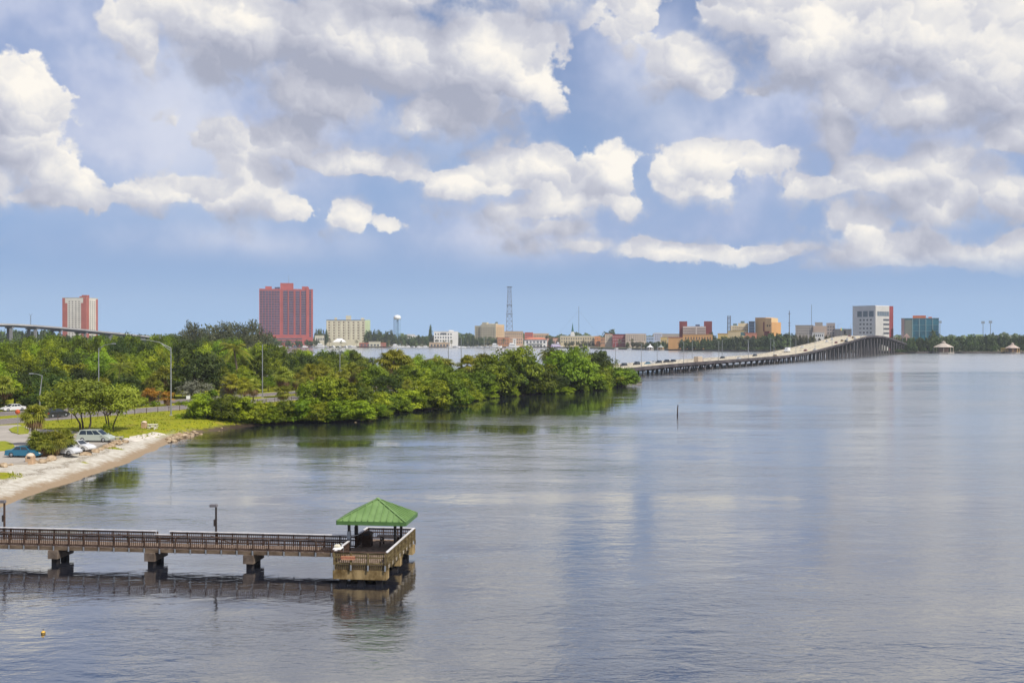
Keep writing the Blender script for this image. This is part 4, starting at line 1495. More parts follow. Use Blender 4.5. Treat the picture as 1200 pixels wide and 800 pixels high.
BLM = bridge_lamp_mesh()
for side in (0, 1):
    for k in range(14):
        y = 465.5 + 47.2 * k + (24 if side else 0)
        p = bridge_pt(y, .14 if side == 0 else BW - .14, smooth_prof(y) - .02)
        o = thing('street_lamp', 'slim steel lamp post on the near parapet of the long bridge' if side == 0 else 'slim steel lamp post on the far parapet of the long bridge', 'street lamp', p, math.atan2(BN.y, BN.x) - R(90) + (R(180) if side else 0), 'lamp posts on the near bridge parapet' if side == 0 else 'lamp posts on the far bridge parapet')
        for n_, me in zip(('pole', 'arm', 'lamp_head'), BLM):
            put(n_, me, o)
# overhead sign on the hump: a yellow and a green board on one post
y = 925
p = bridge_pt(y, BW - .6, smooth_prof(y) - 1)
sgn = thing('highway_sign', 'overhead road sign on the bridge hump with one yellow and one green board', 'sign', p, math.atan2(BN.y, BN.x) - R(90))
MB().tube([(0, 0, 0), (0, 0, 8.2)], [.2, .16], 8).build('post', M_galv, sgn)
MB().bar((-3.6, .1, 7.0), (3.6, .1, 7.0), .15).build('arm', M_galv, sgn)
MB().box(-3.4, -.5, -.12, -.02, 5.9, 8.1).build('board', mat('yellow_sign', (.75, .42, .03), .5), sgn)
gb = MB().box(.3, 3.4, -.12, -.02, 6.0, 8.0).build('board', mat('green_sign', (.02, .30, .16), .5), sgn)
tag(gb, 'green board')
# rough growth and fender at the foot of the last span
# concrete landing at the tip of the causeway
t0 = px_ground(747, 448, .9)
ld = thing('landing_stage', 'low weathered concrete landing jutting from the tip of the causeway', 'landing', (t0.x - 2.5, t0.y + 6, 0))
MB().bevel_box(-6.5, 4.6, -1.8, 6, -1.5, 1.15, .06).build('slab', M_conc, ld)
MB().bevel_box(-6.7, 4.8, -2.0, 6.2, .80, 1.0, .03).build('coping', mat('dark_coping', (.10, .085, .075), .95), ld)

# ================================================================== the distant high bridge, far left
HB = [(-330, 27.5, 690), (-150, 27.6, 720), (-60, 27.5, 740), (0, 27.2, 755), (30, 26.8, 770), (60, 25.6, 795), (90, 24.2, 830), (120, 22.2, 870), (150, 20.2, 915), (180, 17.6, 965), (215, 14.6, 1020), (250, 11.5, 1090)]
hb = thing('highway_bridge', 'distant grey concrete viaduct curving down behind the wood at the far bank tower', 'bridge')


def hb_at(px):
    xs = np.array([a for a, _, _ in HB], float)
    z = float(np.mean(np.interp(px + np.arange(-12, 13, 4), xs, [b for _, b, _ in HB])))
    y = float(np.mean(np.interp(px + np.arange(-12, 13, 4), xs, [c for _, _, c in HB])))
    return Vector((px_at(px, y), y, z))


HP = [hb_at(px) for px in np.arange(-310, 246, 8)]


def hb_sweep(name, prof, m):
    vs, fs, n = [], [], len(prof)
    for i, p in enumerate(HP):
        t = (HP[min(i + 1, len(HP) - 1)] - HP[max(i - 1, 0)])
        t.z = 0
        t.normalize()
        nn = Vector((-t.y, t.x, 0))
        vs += [p + nn * o + Vector((0, 0, dz)) for o, dz in prof]
    for i in range(len(HP) - 1):
        fs += [(i * n + k, (i + 1) * n + k, (i + 1) * n + (k + 1) % n, i * n + (k + 1) % n) for k in range(n)]
    return MB().add(vs, fs).build(name, m, hb)


M_hb = mat('pale_viaduct', (.42, .41, .40), .9, .12, .1)
M_hb2 = mat('viaduct_girder', (.24, .24, .245), .9, .15, .1)
hb_sweep('deck', [(0, -.9), (12, -.9), (12, -1.2), (0, -1.2)], M_hb)
hb_sweep('parapet', [(0, 0), (.3, 0), (.3, -.895), (0, -.895)], M_hb)
hb_sweep('parapet', [(11.7, 0), (12, 0), (12, -.895), (11.7, -.895)], M_hb)
hb_sweep('girder', [(1.0, -1.21), (11, -1.21), (10.4, -2.3), (1.6, -2.3)], M_hb2)
for px in range(-274, 235, 29):
    a, c = hb_at(px - 4), hb_at(px + 4)
    t = (c - a)
    t.z = 0
    t.normalize()
    nn = Vector((-t.y, t.x, 0))
    p = hb_at(px)
    cap = MB().bar(p + nn * .6 - Vector((0, 0, 2.82)), p + nn * 11.4 - Vector((0, 0, 2.82)), 1.8, 1.0).build('pier_cap', M_hb2, hb)
    for o, dx in ((2.0, -3.2), (10.0, 3.4)):
        q = p + nn * o + t * dx * .3
        MB().bar((q.x, q.y, -2), (q.x, q.y, p.z - 3.33), 1.7, 1.5, up=(0, 1, 0)).build('column', M_hb2, cap)

# ================================================================== the town on the far bank
class Building:
    """a thing whose boxes are given by the photo columns and rows they fill, at one distance, seen square on or corner on"""
    def __init__(s, name, label, cat, px_c, d, theta=0.0, zg=1.6, group=None):
        s.d, s.pc, s.th, s.zg = d, px_c, R(theta), zg
        x = px_at(px_c, d)
        s.beta = math.atan2(x, d)
        s.o = thing(name, label, cat, (x, d, zg), -s.beta - s.th, group)
        s.k = d / FPX * math.cos(s.beta)
        s.n = 0
        s.rest = {}

    def x(s, u):
        return (u - s.pc) * s.k / math.cos(s.th)

    def y(s, u):
        return (u - s.pc) * s.k / max(math.sin(s.th), 1e-3)

    def z(s, v):
        return z_at(v, s.d) - s.zg

    def box(s, name, u0, u1, v0, v1, depth, m, front=0.0, parent=None, roof=None, z0=None):
        """front face between columns u0 and u1, top row v0, foot row v1 (None: the ground)"""
        zb = (0.0 if v1 is None else s.z(v1)) if z0 is None else z0
        o = MB().box(s.x(u0), s.x(u1), front, front + depth, zb, s.z(v0)).build(name, m, parent or s.o)
        if roof is not None:
            MB().box(s.x(u0) - .3, s.x(u1) + .3, front - .3, front + depth + .3, s.z(v0) + .005, s.z(v0) + .7).build('roof', roof, o)
        return o

    def pane(s, name, face, u0, u1, v0, v1, m, parent=None, proud=.14):
        """a thin slab on the front or the right hand face"""
        if face == 'front':
            b = MB().box(s.x(u0), s.x(u1), -proud, .05, s.z(v1), s.z(v0))
        else:
            b = MB().box(-.05, proud, s.y(u0), s.y(u1), s.z(v1), s.z(v0))
        return b.build(name, m, parent or s.o)

    def windows(s, face, u0, u1, v0, v1, cols, rows, wf, hf, m, parent=None, name='window', front=0.0, xr=0.0):
        du, dv = (u1 - u0) / cols, (v1 - v0) / rows
        w = du * wf * s.k / (math.cos(s.th) if face == 'front' else max(math.sin(s.th), 1e-3))
        h = dv * hf * s.d / FPX
        f = MB()
        if face == 'front':
            f.box(-w / 2, w / 2, -.12, .02, 0, h)
        else:
            f.box(-.02, .12, -w / 2, w / 2, 0, h)
        me = None
        extra = MB()
        for j in range(rows):
            for i in range(cols):
                uc, vb = u0 + du * (i + .5), v0 + dv * (j + .5 + hf / 2)
                loc = (s.x(uc), front, s.z(vb)) if face == 'front' else (xr, s.y(uc), s.z(vb))
                if s.n < 96:
                    if me is None:
                        me = f.mesh(name, m)
                    put(name, me, parent or s.o, loc)
                    s.n += 1
                else:
                    extra.add([(a + loc[0], b_ + loc[1], c + loc[2]) for a, b_, c in f.v], f.f)
        if extra.v:
            tag(extra.build('upper_windows' if name == 'window' else name, m, parent or s.o), kind='stuff')


def solid(name, c, var=.10, sc=.06, rough=.85):
    return mat(name, c, rough, var, sc)


M_win = mat('far_window', (.075, .085, .105), .25, .25, .3, spec=.6)
M_win_b = mat('far_window_brown', (.16, .11, .075), .4, .2, .3)
M_roofg = solid('grey_flat_roof', (.42, .40, .38))
M_cream = solid('cream_wall', (.56, .52, .39))
M_redw = solid('coral_red_wall', (.42, .11, .075))
M_pinkw = solid('coral_pink_wall', (.40, .098, .088))
M_white_w = solid('white_wall', (.74, .72, .69))
M_tan = solid('tan_wall', (.52, .38, .25))
M_orange = solid('orange_wall', (.60, .33, .13))
M_yellow = solid('yellow_wall', (.60, .44, .17))
M_brick = solid('red_brick_wall', (.27, .055, .06))
M_redroof = solid('terracotta_roof', (.50, .17, .10))
M_greyc = solid('grey_concrete_wall', (.42, .37, .33))

# 1 coral and cream tower, far left
b = Building('apartment_tower', 'tall coral red and cream apartment tower standing behind the grey viaduct', 'tower', 101.5, 1700, 30)
W1, W2 = b.y(115), b.x(73)
wall = MB().box(W2, 0, 0, W1, 0, b.z(349)).build('wall', solid('warm_white_wall', (.68, .64, .54)), b.o)
b.pane('red_band', 'front', 73, 76.3, 349, 400, M_redw)
b.pane('red_band', 'front', 76.3, 79.0, 355, 400, M_redw, proud=.1)
b.pane('red_band', 'front', 97.6, 101.4, 346.5, 400, M_redw, proud=.3)
b.pane('red_band', 'front', 95.0, 97.6, 355, 400, M_redw, proud=.1)
b.pane('red_band', 'right', 101.5, 104.3, 346.5, 400, M_redw, proud=.3)
b.pane('red_band', 'right', 112.6, 115, 350, 400, M_redw)
MB().box(b.x(92), b.x(97), 3, 14, b.z(349) + .02, b.z(347)).build('roof_plant', M_redw, b.o)
MB().box(b.x(95.5), -1, 1, b.y(105.5), b.z(349) + .02, b.z(345.6)).build('penthouse', M_redw, b.o)
MB().box(W2 - .3, .3, -.3, W1 + .3, b.z(349) + .005, b.z(349) + .6).build('roof', M_cream, b.o)
b.windows('front', 79.3, 94.6, 352, 397, 4, 18, .42, .42, M_win_b)
b.windows('right', 104.8, 112.4, 352, 397, 3, 18, .42, .42, M_win_b)
# antenna behind the viaduct
a = thing('radio_mast', 'short blue grey mast with a forked top over the viaduct at far left', 'mast', (px_at(36, 1500), 1500, 1.6))
MB().tube([(0, 0, 0), (0, 0, z_at(369, 1500) - 1.6)], [1.0, .8], 6).build('shaft', mat('blue_steel', (.22, .30, .42), .6), a)
MB().bar((-2.6, 0, z_at(367.5, 1500) - 1.6), (0, 0, z_at(370, 1500) - 1.6), .4).build('arm', MATS['blue_steel'], a)
MB().bar((2.6, 0, z_at(367.5, 1500) - 1.6), (0, 0, z_at(370, 1500) - 1.6), .4).build('arm', MATS['blue_steel'], a)

# 2 the big pink tower
b = Building('apartment_tower', 'broad tall coral pink tower with dark full height balcony strips', 'tower', 335.5, 1720)
b.box('wall', 304, 367, 338.5, None, 26, M_pinkw)
b.box('roof_plant', 328.5, 344, 331.5, 338.5, 14, M_pinkw, front=4)
b.box('roof_plant', 311, 318.5, 335.6, 338.5, 10, M_pinkw, front=4)
b.box('roof_plant', 354, 361.5, 335.4, 338.5, 10, M_pinkw, front=1)
b.box('roof_tank', 322, 328, 336.2, 338.5, 6, mat('navy_plant', (.06, .08, .16), .6), front=8)
MB().tube([(b.x(338.4), 8, b.z(331.5)), (b.x(338.4), 8, b.z(322))], [.35, .12], 6).build('aerial', M_galv, b.o)


def bay_mat(name, dark, slab, sp):
    m = bpy.data.materials.new(name)
    m.use_nodes = True
    m.node_tree.nodes.clear()
    N = Nodes(m.node_tree)
    p = N.new('ShaderNodeTexCoord').outputs['Object']
    sep = N.new('ShaderNodeSeparateXYZ', {0: p})
    f = N.m('FRACT', N.m('DIVIDE', sep.outputs[2], sp))
    row = N.m('FLOOR', N.m('DIVIDE', sep.outputs[2], sp))
    col = N.m('FLOOR', N.m('DIVIDE', sep.outputs[0], 3.0))
    rnd = N.new('ShaderNodeTexWhiteNoise', {'Vector': N.new('ShaderNodeCombineXYZ', {0: col, 1: row, 2: 0.0}).outputs[0]}, noise_dimensions='3D').outputs['Value']
    dk = N.mix(N.m('MULTIPLY', rnd, .55), dark, tuple(c * 2.4 for c in dark))
    c = N.mix(N.m('GREATER_THAN', f, .70), dk, slab)
    bs = N.new('ShaderNodeBsdfPrincipled', {'Base Color': c, 'Roughness': .6})
    N.new('ShaderNodeOutputMaterial', {'Surface': bs.outputs[0]})
    return m


M_bay = bay_mat('purple_balcony_strip', (.030, .028, .060), (.24, .10, .115), 4.05)
ed = [304.6, 307.6, 311.2, 314.6, 318.2, 321.4, 324.6, 328.0]
for i in range(7):
    b.pane('balcony_strip', 'front', ed[i] + .2, ed[i + 1] - .2, 340.3, 392.5, M_bay)
for u0, u1 in ((331.8, 337.0), (338.6, 344.0), (346.3, 351.2), (353.0, 358.6), (362.6, 364.9)):
    b.pane('balcony_strip', 'front', u0, u1, 340.3 if u0 < 361 else 339.4, 392.5 if u0 < 361 else 395, M_bay)
for u in (331.2, 338.0, 345.3, 352.2):
    b.pane('pilaster', 'front', u - .45, u + .45, 338.6, 393, M_pinkw, proud=.8)
b.pane('pilaster', 'front', 358.9, 362.2, 336.5, 395, M_pinkw, proud=1.2)
b.box('podium', 313, 362, 393.5, None, 14, M_pinkw, front=-14)
for v in (396.2, 399.2):
    MB().box(b.x(314), b.x(354), -14.2, -13.9, b.z(v + 1.4), b.z(v)).build('podium_opening', M_win, b.o)

# 3 cream apartment block
b = Building('apartment_block', 'cream seven storey apartment block between the pink tower and the water tower', 'building', 408, 1760)
b.box('wall', 382.5, 428, 375, None, 18, M_cream)
b.box('wall', 428, 434, 374.7, None, 18, solid('pale_green_wall', (.50, .58, .34)))
b.box('roof_plant', 405.3, 411.5, 369.8, 375, 8, M_cream, front=1)
b.box('roof_plant', 392, 395, 372.2, 375, 6, M_cream, front=2)
b.box('roof_plant', 423, 427, 372.4, 375, 6, M_cream, front=2)
b.pane('roof_band', 'front', 382.5, 428, 374.7, 375.6, M_win)
for u in (385.8, 391.5, 397.2, 402.8, 408.5, 414.2, 419.8, 425.5):
    b.windows('front', u - .85, u + .85, 376.2, 398, 1, 7, 1.0, .52, M_win_b)
for u in np.linspace(383.2, 427.5, 9):
    b.pane('pilaster', 'front', u - .5, u + .5, 376, 399, M_cream, proud=.5)

# 4 water tower
wtw = thing('water_tower', 'white domed water tower on slim pale blue legs behind the far trees', 'water tower', (px_at(465.5, 2000), 2000, 1.6))
zt, zb = z_at(369, 2000) - 1.6, z_at(374.2, 2000) - 1.6
rw = 4.35 * 2000 / FPX
MB().lathe([(0, zt), (rw * .55, zt - .6), (rw * .88, zt - 2.4), (rw, zt - 4.8), (rw * .97, zb + 1), (rw * .8, zb), (0, zb - .5)][::-1], 20).build('tank', M_white, wtw)
M_pb = mat('pale_blue_steel', (.30, .48, .68), .6, .08)
for k in range(6):
    a = 2 * math.pi * k / 6 + .3
    MB().tube([(rw * .93 * math.cos(a), rw * .93 * math.sin(a), 0), (rw * .9 * math.cos(a), rw * .9 * math.sin(a), zb + .5)], [.55, .5], 6).build('leg', M_pb, wtw)
MB().tube([(0, 0, 0), (0, 0, zb)], [1.5, 1.3], 10).build('riser_pipe', M_pb, wtw)
MB().lathe([(rw * .97, zb * .5), (rw * .97, zb * .5 + .8)], 18).build('ring_girder', M_pb, wtw)

# 5 white office
b = Building('office_building', 'white four storey office with dark square windows behind the marina palms', 'building', 522, 1720)
b.box('wall', 508.5, 530.5, 388.6, None, 20, M_white_w, roof=M_white_w)
b.box('wall', 530.5, 537, 388.2, None, 20, M_white_w)
b.box('roof_plant', 526, 531.5, 386.7, 388.5, 8, M_white_w, front=4)
b.windows('front', 509, 530, 389.6, 401, 7, 3, .5, .5, M_win)
b.pane('balcony', 'front', 516.5, 523, 390, 392, M_win, proud=.2)
b = Building('house', 'low white house among the trees left of the white office', 'house', 484, 1740)
b.box('wall', 477, 486, 392, None, 12, M_white_w, roof=M_white_w)
b.box('wall', 486, 490, 393, None, 12, M_white_w)
b.windows('front', 478, 489, 393.4, 396, 4, 1, .5, .7, M_win)
b = Building('boathouse', 'tan waterfront boathouse below the white office', 'building', 515, 1668)
b.box('wall', 503, 527, 401.5, None, 10, M_tan, roof=solid('sand_roof', (.56, .45, .32)))
b.windows('front', 504, 526, 403, 406, 6, 1, .6, .8, M_win)
b = Building('restaurant', 'long low waterfront restaurant with a rust red roof and cream middle', 'building', 436, 1668)
b.box('wall', 421, 432, 402, None, 10, solid('rust_wall', (.34, .13, .09)), roof=M_redroof)
b.box('wall', 432, 446, 400.5, None, 10, M_cream, roof=M_cream)
b.box('wall', 446, 452.5, 402, None, 10, solid('rust_wall', (.34, .13, .09)), roof=M_redroof)
b.windows('front', 422, 445, 403, 405.6, 6, 1, .6, .8, M_win)
b = Building('house', 'low cream building with a flat roof right beside the pink tower', 'building', 375, 1700)
b.box('wall', 369, 380, 393.4, None, 12, M_cream, roof=M_cream)
b.windows('front', 370, 380, 395.5, 399, 4, 1, .6, .7, M_win)
# white marquee by the marina
mq = thing('marquee', 'white peaked marquee tent on the quay below the cream apartment block', 'tent', (px_at(398, 1690), 1690, 1.6))
hw = 7.5 * 1690 / FPX
zr, ze_ = z_at(396.5, 1690) - 1.6, z_at(400.5, 1690) - 1.6
MB().add([(-hw, -6, ze_), (hw, -6, ze_), (hw, 6, ze_), (-hw, 6, ze_), (-hw * .35, 0, zr), (hw * .35, 0, zr)], [(0, 1, 5, 4), (1, 2, 5), (2, 3, 4, 5), (3, 0, 4)]).build('canopy', M_white, mq)
for x in (-hw, 0, hw):
    for y in (-6, 6):
        MB().tube([(x * .98, y * .98, 0), (x * .98, y * .98, ze_)], .12, 6).build('pole', M_galv, mq)

# 6 beige hotel, stepped
b = Building('hotel', 'stepped beige hotel with a roof tank, left of the tall lattice tower', 'building', 581, 1760, 25)
M_bei, M_bei2 = solid('beige_wall', (.56, .50, .36)), solid('tan_side_wall', (.60, .42, .24))
D6 = b.y(591)
MB().box(b.x(563), 0, 0, D6, 0, b.z(380)).build('wall', M_bei, b.o)
MB().box(b.x(555.5), b.x(563) - .02, 2, D6 - 1, 0, b.z(381.5)).build('wall', M_bei, b.o)
for u0, u1, v in ((564.5, 570, 377.6), (571, 577, 379), (578, 580.8, 379)):
    MB().box(b.x(u0), b.x(u1), 1, 9, b.z(380) + .02, b.z(v)).build('stair_head', M_bei, b.o)
MB().box(.02, .3, .4, D6 - .4, 0, b.z(380.2)).build('side_wall', M_bei2, b.o)
MB().lathe([(2.4, b.z(380)), (2.4, b.z(377.3)), (0, b.z(376.8))], 12, centre=(-4, 12, 0)).build('roof_tank', mat('slate_tank', (.10, .13, .14), .7), b.o)
b.windows('front', 557, 580, 383, 399, 8, 6, .42, .45, M_win_b)
b.windows('right', 582, 590.5, 383, 399, 4, 6, .4, .45, M_win_b, xr=.3)

# 7 tall lattice tower
def lattice(name, label, px, d, ytop, w0, w1, r, m, levels, cat='mast', top=False):
    o = thing(name, label, cat, (px_at(px, d), d, 1.6))
    H = z_at(ytop, d) - 1.6
    legs = [(-1, -1), (1, -1), (1, 1), (-1, 1)]
    wd = lambda t: (w0 + (w1 - w0) * t) / 2
    for a, c in legs:
        MB().bar((a * wd(0), c * wd(0), 0), (a * wd(1), c * wd(1), H), r).build('leg', m, o)
    for k in range(levels + 1):
        t = k / levels
        rg = MB()
        for i in range(4):
            (a, c), (e, f) = legs[i], legs[(i + 1) % 4]
            rg.bar((a * wd(t), c * wd(t), H * t), (e * wd(t), f * wd(t), H * t), r * .7)
            if k < levels:
                t2 = (k + 1) / levels
                rg.bar((a * wd(t), c * wd(t), H * t), (e * wd(t2), f * wd(t2), H * t2), r * .6)
                rg.bar((e * wd(t), f * wd(t), H * t), (a * wd(t2), c * wd(t2), H * t2), r * .6)
        rg.build('bracing', m, o)
    return o, H


M_lat = mat('lattice_steel', (.13, .14, .19), .6, .15)
lt, H7 = lattice('lattice_tower', 'tallest steel lattice tower in the town, right of the beige hotel', 597, 1800, 336, 13.5, 5.2, .75, M_lat, 12, 'tower')
for v, wv in ((336.3, 9.5), (357.5, 10.5), (368, 11.5)):
    z = z_at(v, 1800) - 1.6
    MB().box(-wv / 2, wv / 2, -wv / 2, wv / 2, z - .5, z + .5).build('platform', M_lat, lt)

# 8 low town between lattice tower and bridge
def simple(name, label, u0, u1, v, d, m, depth=16, roof=None, win=None, cat='building', wv=None, wm=None):
    b = Building(name, label, cat, (u0 + u1) / 2, d)
    w = b.box('wall', u0, u1, v, None, depth, m, roof=roof)
    if win:
        c, r = win
        b.windows('front', u0 + .6, u1 - .6, v + 1.0, v + (wv or 8), c, r, .45, .5, wm or M_win)
    return b


simple('shop_block', 'tan flat roofed block right under the tall lattice tower', 591, 613, 388.5, 1740, M_tan, roof=M_tan, win=(9, 2))
simple('shop_block', 'orange brick low block left of the small white tower', 583, 597, 396, 1690, solid('orange_brick', (.47, .22, .11)), roof=M_redroof, win=(5, 2))
simple('shop_block', 'pinkish tan low block behind the docked white yacht', 597, 613, 395, 1700, solid('pink_tan', (.58, .40, .28)), roof=M_tan, win=(6, 2))
simple('shop_block', 'red walled block with a stepped gable behind the white balconied house', 615, 624.5, 389.8, 1720, solid('faded_red', (.46, .12, .10)), roof=M_redroof, win=(4, 2))
simple('shop_block', 'long sand coloured block with a pale roof left of the church steeple', 624.5, 643, 391, 1735, M_tan, roof=solid('sand_pale', (.70, .58, .42)), win=(9, 2))
simple('shop_block', 'low salmon building behind the balconied white house', 641, 656, 396.5, 1700, solid('salmon_wall', (.60, .36, .27)), win=(6, 1), roof=M_redroof)
simple('clock_tower', 'small white square tower by the docked yacht', 601, 605, 397, 1680, M_white_w, 6, roof=M_white_w, win=(1, 3))
simple('warehouse', 'long cream yellow warehouse with a white roof below the church steeple', 656.5, 697, 394, 1680, solid('cream_yellow', (.58, .49, .32)), 20, roof=M_white_w, win=(14, 2))
simple('shop_block', 'narrow bright orange building right of the cream warehouse', 697, 703.5, 394.2, 1660, solid('bright_orange', (.72, .30, .12)), roof=M_orange, win=(3, 2))
simple('shop_block', 'brown orange low building beside the narrow bright orange one', 703.5, 709.5, 395.5, 1640, solid('brown_orange', (.46, .25, .14)), win=(3, 2), roof=M_tan)
simple('shop_block', 'pale beige three storey building left of the dark red building', 709, 718, 391.5, 1600, solid('pale_beige', (.62, .52, .40)), roof=M_redroof, win=(4, 3))
simple('brick_building', 'dark red brick three storey building with a navy cornice', 717.6, 733, 391.8, 1580, M_brick, roof=mat('navy_cornice', (.05, .04, .09), .7), win=(6, 3), wv=11, wm=solid('pink_window', (.50, .33, .32)))
simple('shop_block', 'beige block with terracotta top right of the dark red building', 733, 757, 391.5, 1560, solid('beige_pink', (.58, .47, .38)), 18, roof=solid('terracotta_band', (.58, .40, .30)), win=(9, 3))
simple('shop_block', 'pale blue flat roofed building right of the beige block', 757.5, 766.5, 394.5, 1480, solid('pale_blue_wall', (.36, .46, .62)), roof=solid('grey_blue', (.42, .47, .54)), win=(4, 2))
simple('shop_block', 'taller pale lilac building with a white fin by the pale blue one', 766.5, 776, 390.5, 1500, solid('lilac_wall', (.48, .50, .60)), roof=M_white_w, win=(4, 3))
simple('shop_block', 'small mustard yellow building above the waterfront gazebos', 774, 782, 395.5, 1440, M_yellow, win=(3, 1), roof=M_yellow)
simple('warehouse', 'long grey brown block behind the mustard building', 765, 796, 391.5, 1600, solid('grey_brown', (.40, .34, .29)), win=(12, 1), roof=M_greyc)
# white balconied house on the quay
b = Building('waterfront_house', 'white two storey balconied house with a red roof on the quay', 'house', 627.5, 1655)
b.box('wall', 614.5, 641, 397.6, None, 14, M_white_w)
z = b.z(397.6)
x0, x1 = b.x(614) - .6, b.x(641.4) + .6
MB().add([(x0, -1.2, z), (x1, -1.2, z), (x1, 15, z), (x0, 15, z), (x0 + 9, 7, z + 3.1), (x1 - 9, 7, z + 3.1)], [(0, 1, 5, 4), (1, 2, 5), (2, 3, 4, 5), (3, 0, 4), (3, 2, 1, 0)]).build('roof', M_redroof, b.o)
b.windows('front', 616, 640, 398.3, 408, 6, 2, .55, .55, M_win)
for v in (402.6, 407.4):
    MB().box(b.x(619), b.x(636), -1.6, -.2, b.z(v), b.z(v - .7)).build('balcony', M_white_w, b.o)
for u in np.linspace(619, 636, 6):
    MB().box(b.x(u) - .22, b.x(u) + .22, -1.5, -1.1, 0, z).build('column', M_white_w, b.o)
# church steeple
ch = thing('church_steeple', 'white church tower with a slender dark green spire', 'church', (px_at(671, 1780), 1780, 1.6))
zc = z_at(390.5, 1780) - 1.6
MB().box(-3.6, 3.6, -3.6, 3.6, 0, zc).build('wall', M_white_w, ch)
MB().box(-2.6, 2.6, -2.6, 2.6, zc + .01, zc + 2.8).build('belfry', M_white_w, ch)
MB().lathe([(2.3, zc + 2.81), (1.6, zc + 7), (.1, z_at(378, 1780) - 1.6)], 8, smooth=False).build('spire', mat('verdigris', (.03, .13, .12), .7), ch)
mast = thing('radio_mast', 'very thin guyed radio mast behind the cream warehouse', 'mast', (px_at(678.3, 1900), 1900, 1.6))
MB().tube([(0, 0, 0), (0, 0, z_at(359, 1900) - 1.6)], [.5, .35], 6).build('shaft', M_lat, mast)
MB().bar((0, 0, z_at(365, 1900)), (55, 30, 0), .12).build('guy_wire', M_lat, mast)
MB().bar((0, 0, z_at(365, 1900)), (-55, 30, 0), .12).build('guy_wire', M_lat, mast)

# 9 brown twin tower block and its long orange front
b = Building('office_building', 'office with two dark maroon end towers and a grey striped middle', 'building', 815, 1350)
M_maroon = solid('maroon_wall', (.20, .045, .045))
b.box('end_tower', 796, 805.2, 376.4, None, 16, M_maroon)
b.box('end_tower', 825, 834.4, 376.4, None, 16, M_maroon)
mid = b.box('wall', 800.3, 827, 382.3, None, 12, solid('grey_stripe_wall', (.50, .43, .40)), front=-4.0)
for v in (384.6, 387.4, 390.0):
    MB().box(b.x(800.6), b.x(826.7), -4.18, -3.95, b.z(v + .9), b.z(v)).build('window_band', M_win_b, b.o)
MB().box(b.x(815.2), b.x(816.6), -4.3, -3.9, 0, b.z(382.3)).build('pilaster', solid('pale_rib', (.62, .55, .50)), b.o)
b.box('roof_plant', 815, 820, 380.2, 382.2, 5, mat('navy_plant', (.06, .08, .16), .6), front=0)
b = Building('hall', 'long low bright orange hall in front of the twin maroon towers', 'building', 815, 1310)
b.box('wall', 800, 835, 392.3, None, 14, M_orange, roof=M_orange)
b.box('wall', 783, 800, 395.6, None, 14, M_orange, roof=M_redroof)
b.windows('front', 802, 834, 393.6, 399, 10, 1, .4, .6, M_win_b)
b = Building('hall', 'low yellow orange hall left of the tall orange building', 'building', 859, 1300)
b.box('wall', 841, 853, 391.2, None, 12, M_yellow, roof=M_orange)
b.box('wall', 853, 872, 388.0, None, 12, solid('yellow_cream', (.58, .46, .27)), roof=M_yellow)
b.box('wall', 872, 887, 390.6, None, 12, solid('terracotta_wall', (.55, .22, .14)), roof=M_redroof)
b.pane('window', 'front', 868, 873.5, 389.2, 393, solid('teal_pane', (.07, .14, .15), .2))
b = Building('office_building', 'cream stepped office with a glass roof lantern left of the orange block', 'building', 866, 1340)
M_cy = solid('cream_office', (.66, .56, .38))
b.box('wall', 856.5, 877, 381.5, None, 16, M_cy)
b.box('wall', 865, 877, 378.6, 381.5, 12, M_cy, front=1)
b.box('roof_lantern', 868, 872.5, 376.2, 378.6, 6, solid('grey_green_glass', (.14, .20, .20)), front=3)
b.box('roof_plant', 859, 863.5, 379.0, 381.5, 6, solid('grey_green_glass', (.14, .20, .20)), front=3)
b.windows('front', 858, 876.5, 382.3, 391, 8, 3, .45, .45, M_win_b)
b = Building('office_building', 'narrow dark blue glass block between the cream and orange buildings', 'building', 880.5, 1330)
b.box('wall', 877.5, 884.4, 377, None, 14, mat('navy_glass', (.035, .055, .10), .15, .3, .2, spec=.7), roof=M_win)
for v in (380, 383.3, 386.6):
    b.pane('floor_band', 'front', 877.6, 884.2, v, v + .35, solid('steel_band', (.20, .24, .30)))
b = Building('office_building', 'tall windowless orange sandstone block with a maroon recess', 'building', 904, 1320, 28)
D9 = b.y(915)
MB().box(b.x(884.5), b.x(897), .5, D9, 0, b.z(371.8)).build('wall', solid('sandstone', (.66, .42, .20)), b.o)
MB().box(b.x(897) + .02, 0, 0, D9 * .7, 0, b.z(372.5)).build('wall', solid('sandstone_pale', (.72, .50, .26)), b.o)
MB().box(-.5, .4, .5, D9, 0, b.z(377.5)).build('side_wall', M_orange, b.o)
MB().box(b.x(894.2), b.x(895.6), .2, .6, b.z(388), b.z(377)).build('recess', M_maroon, b.o)
b.windows('front', 898, 903.6, 380, 383, 2, 1, .5, .8, M_win_b)
MB().box(b.x(896), b.x(902), -1.2, .6, 0, b.z(388)).build('entrance', M_maroon, b.o)
lattice('lattice_tower', 'small square steel lattice tower left of the cream stepped office', 854.3, 1420, 370, 4.2, 3.6, .45, M_lat, 7, 'tower')
mast = thing('radio_mast', 'stout whip mast with antenna rings right of the orange block', 'mast', (px_at(925, 1500), 1500, 1.6))
MB().tube([(0, 0, 0), (0, 0, z_at(364, 1500) - 1.6)], [.9, .5], 6).build('shaft', M_lat, mast)
for v in (369, 380, 383):
    MB().lathe([(1.9, z_at(v, 1500)), (1.9, z_at(v, 1500) + .7)], 8).build('antenna_ring', M_lat, mast)
mast = thing('radio_mast', 'hair thin mast behind the grey concrete court building', 'mast', (px_at(951, 1600), 1600, 1.6))
MB().tube([(0, 0, 0), (0, 0, z_at(357, 1600) - 1.6)], [.45, .3], 6).build('shaft', M_lat, mast)

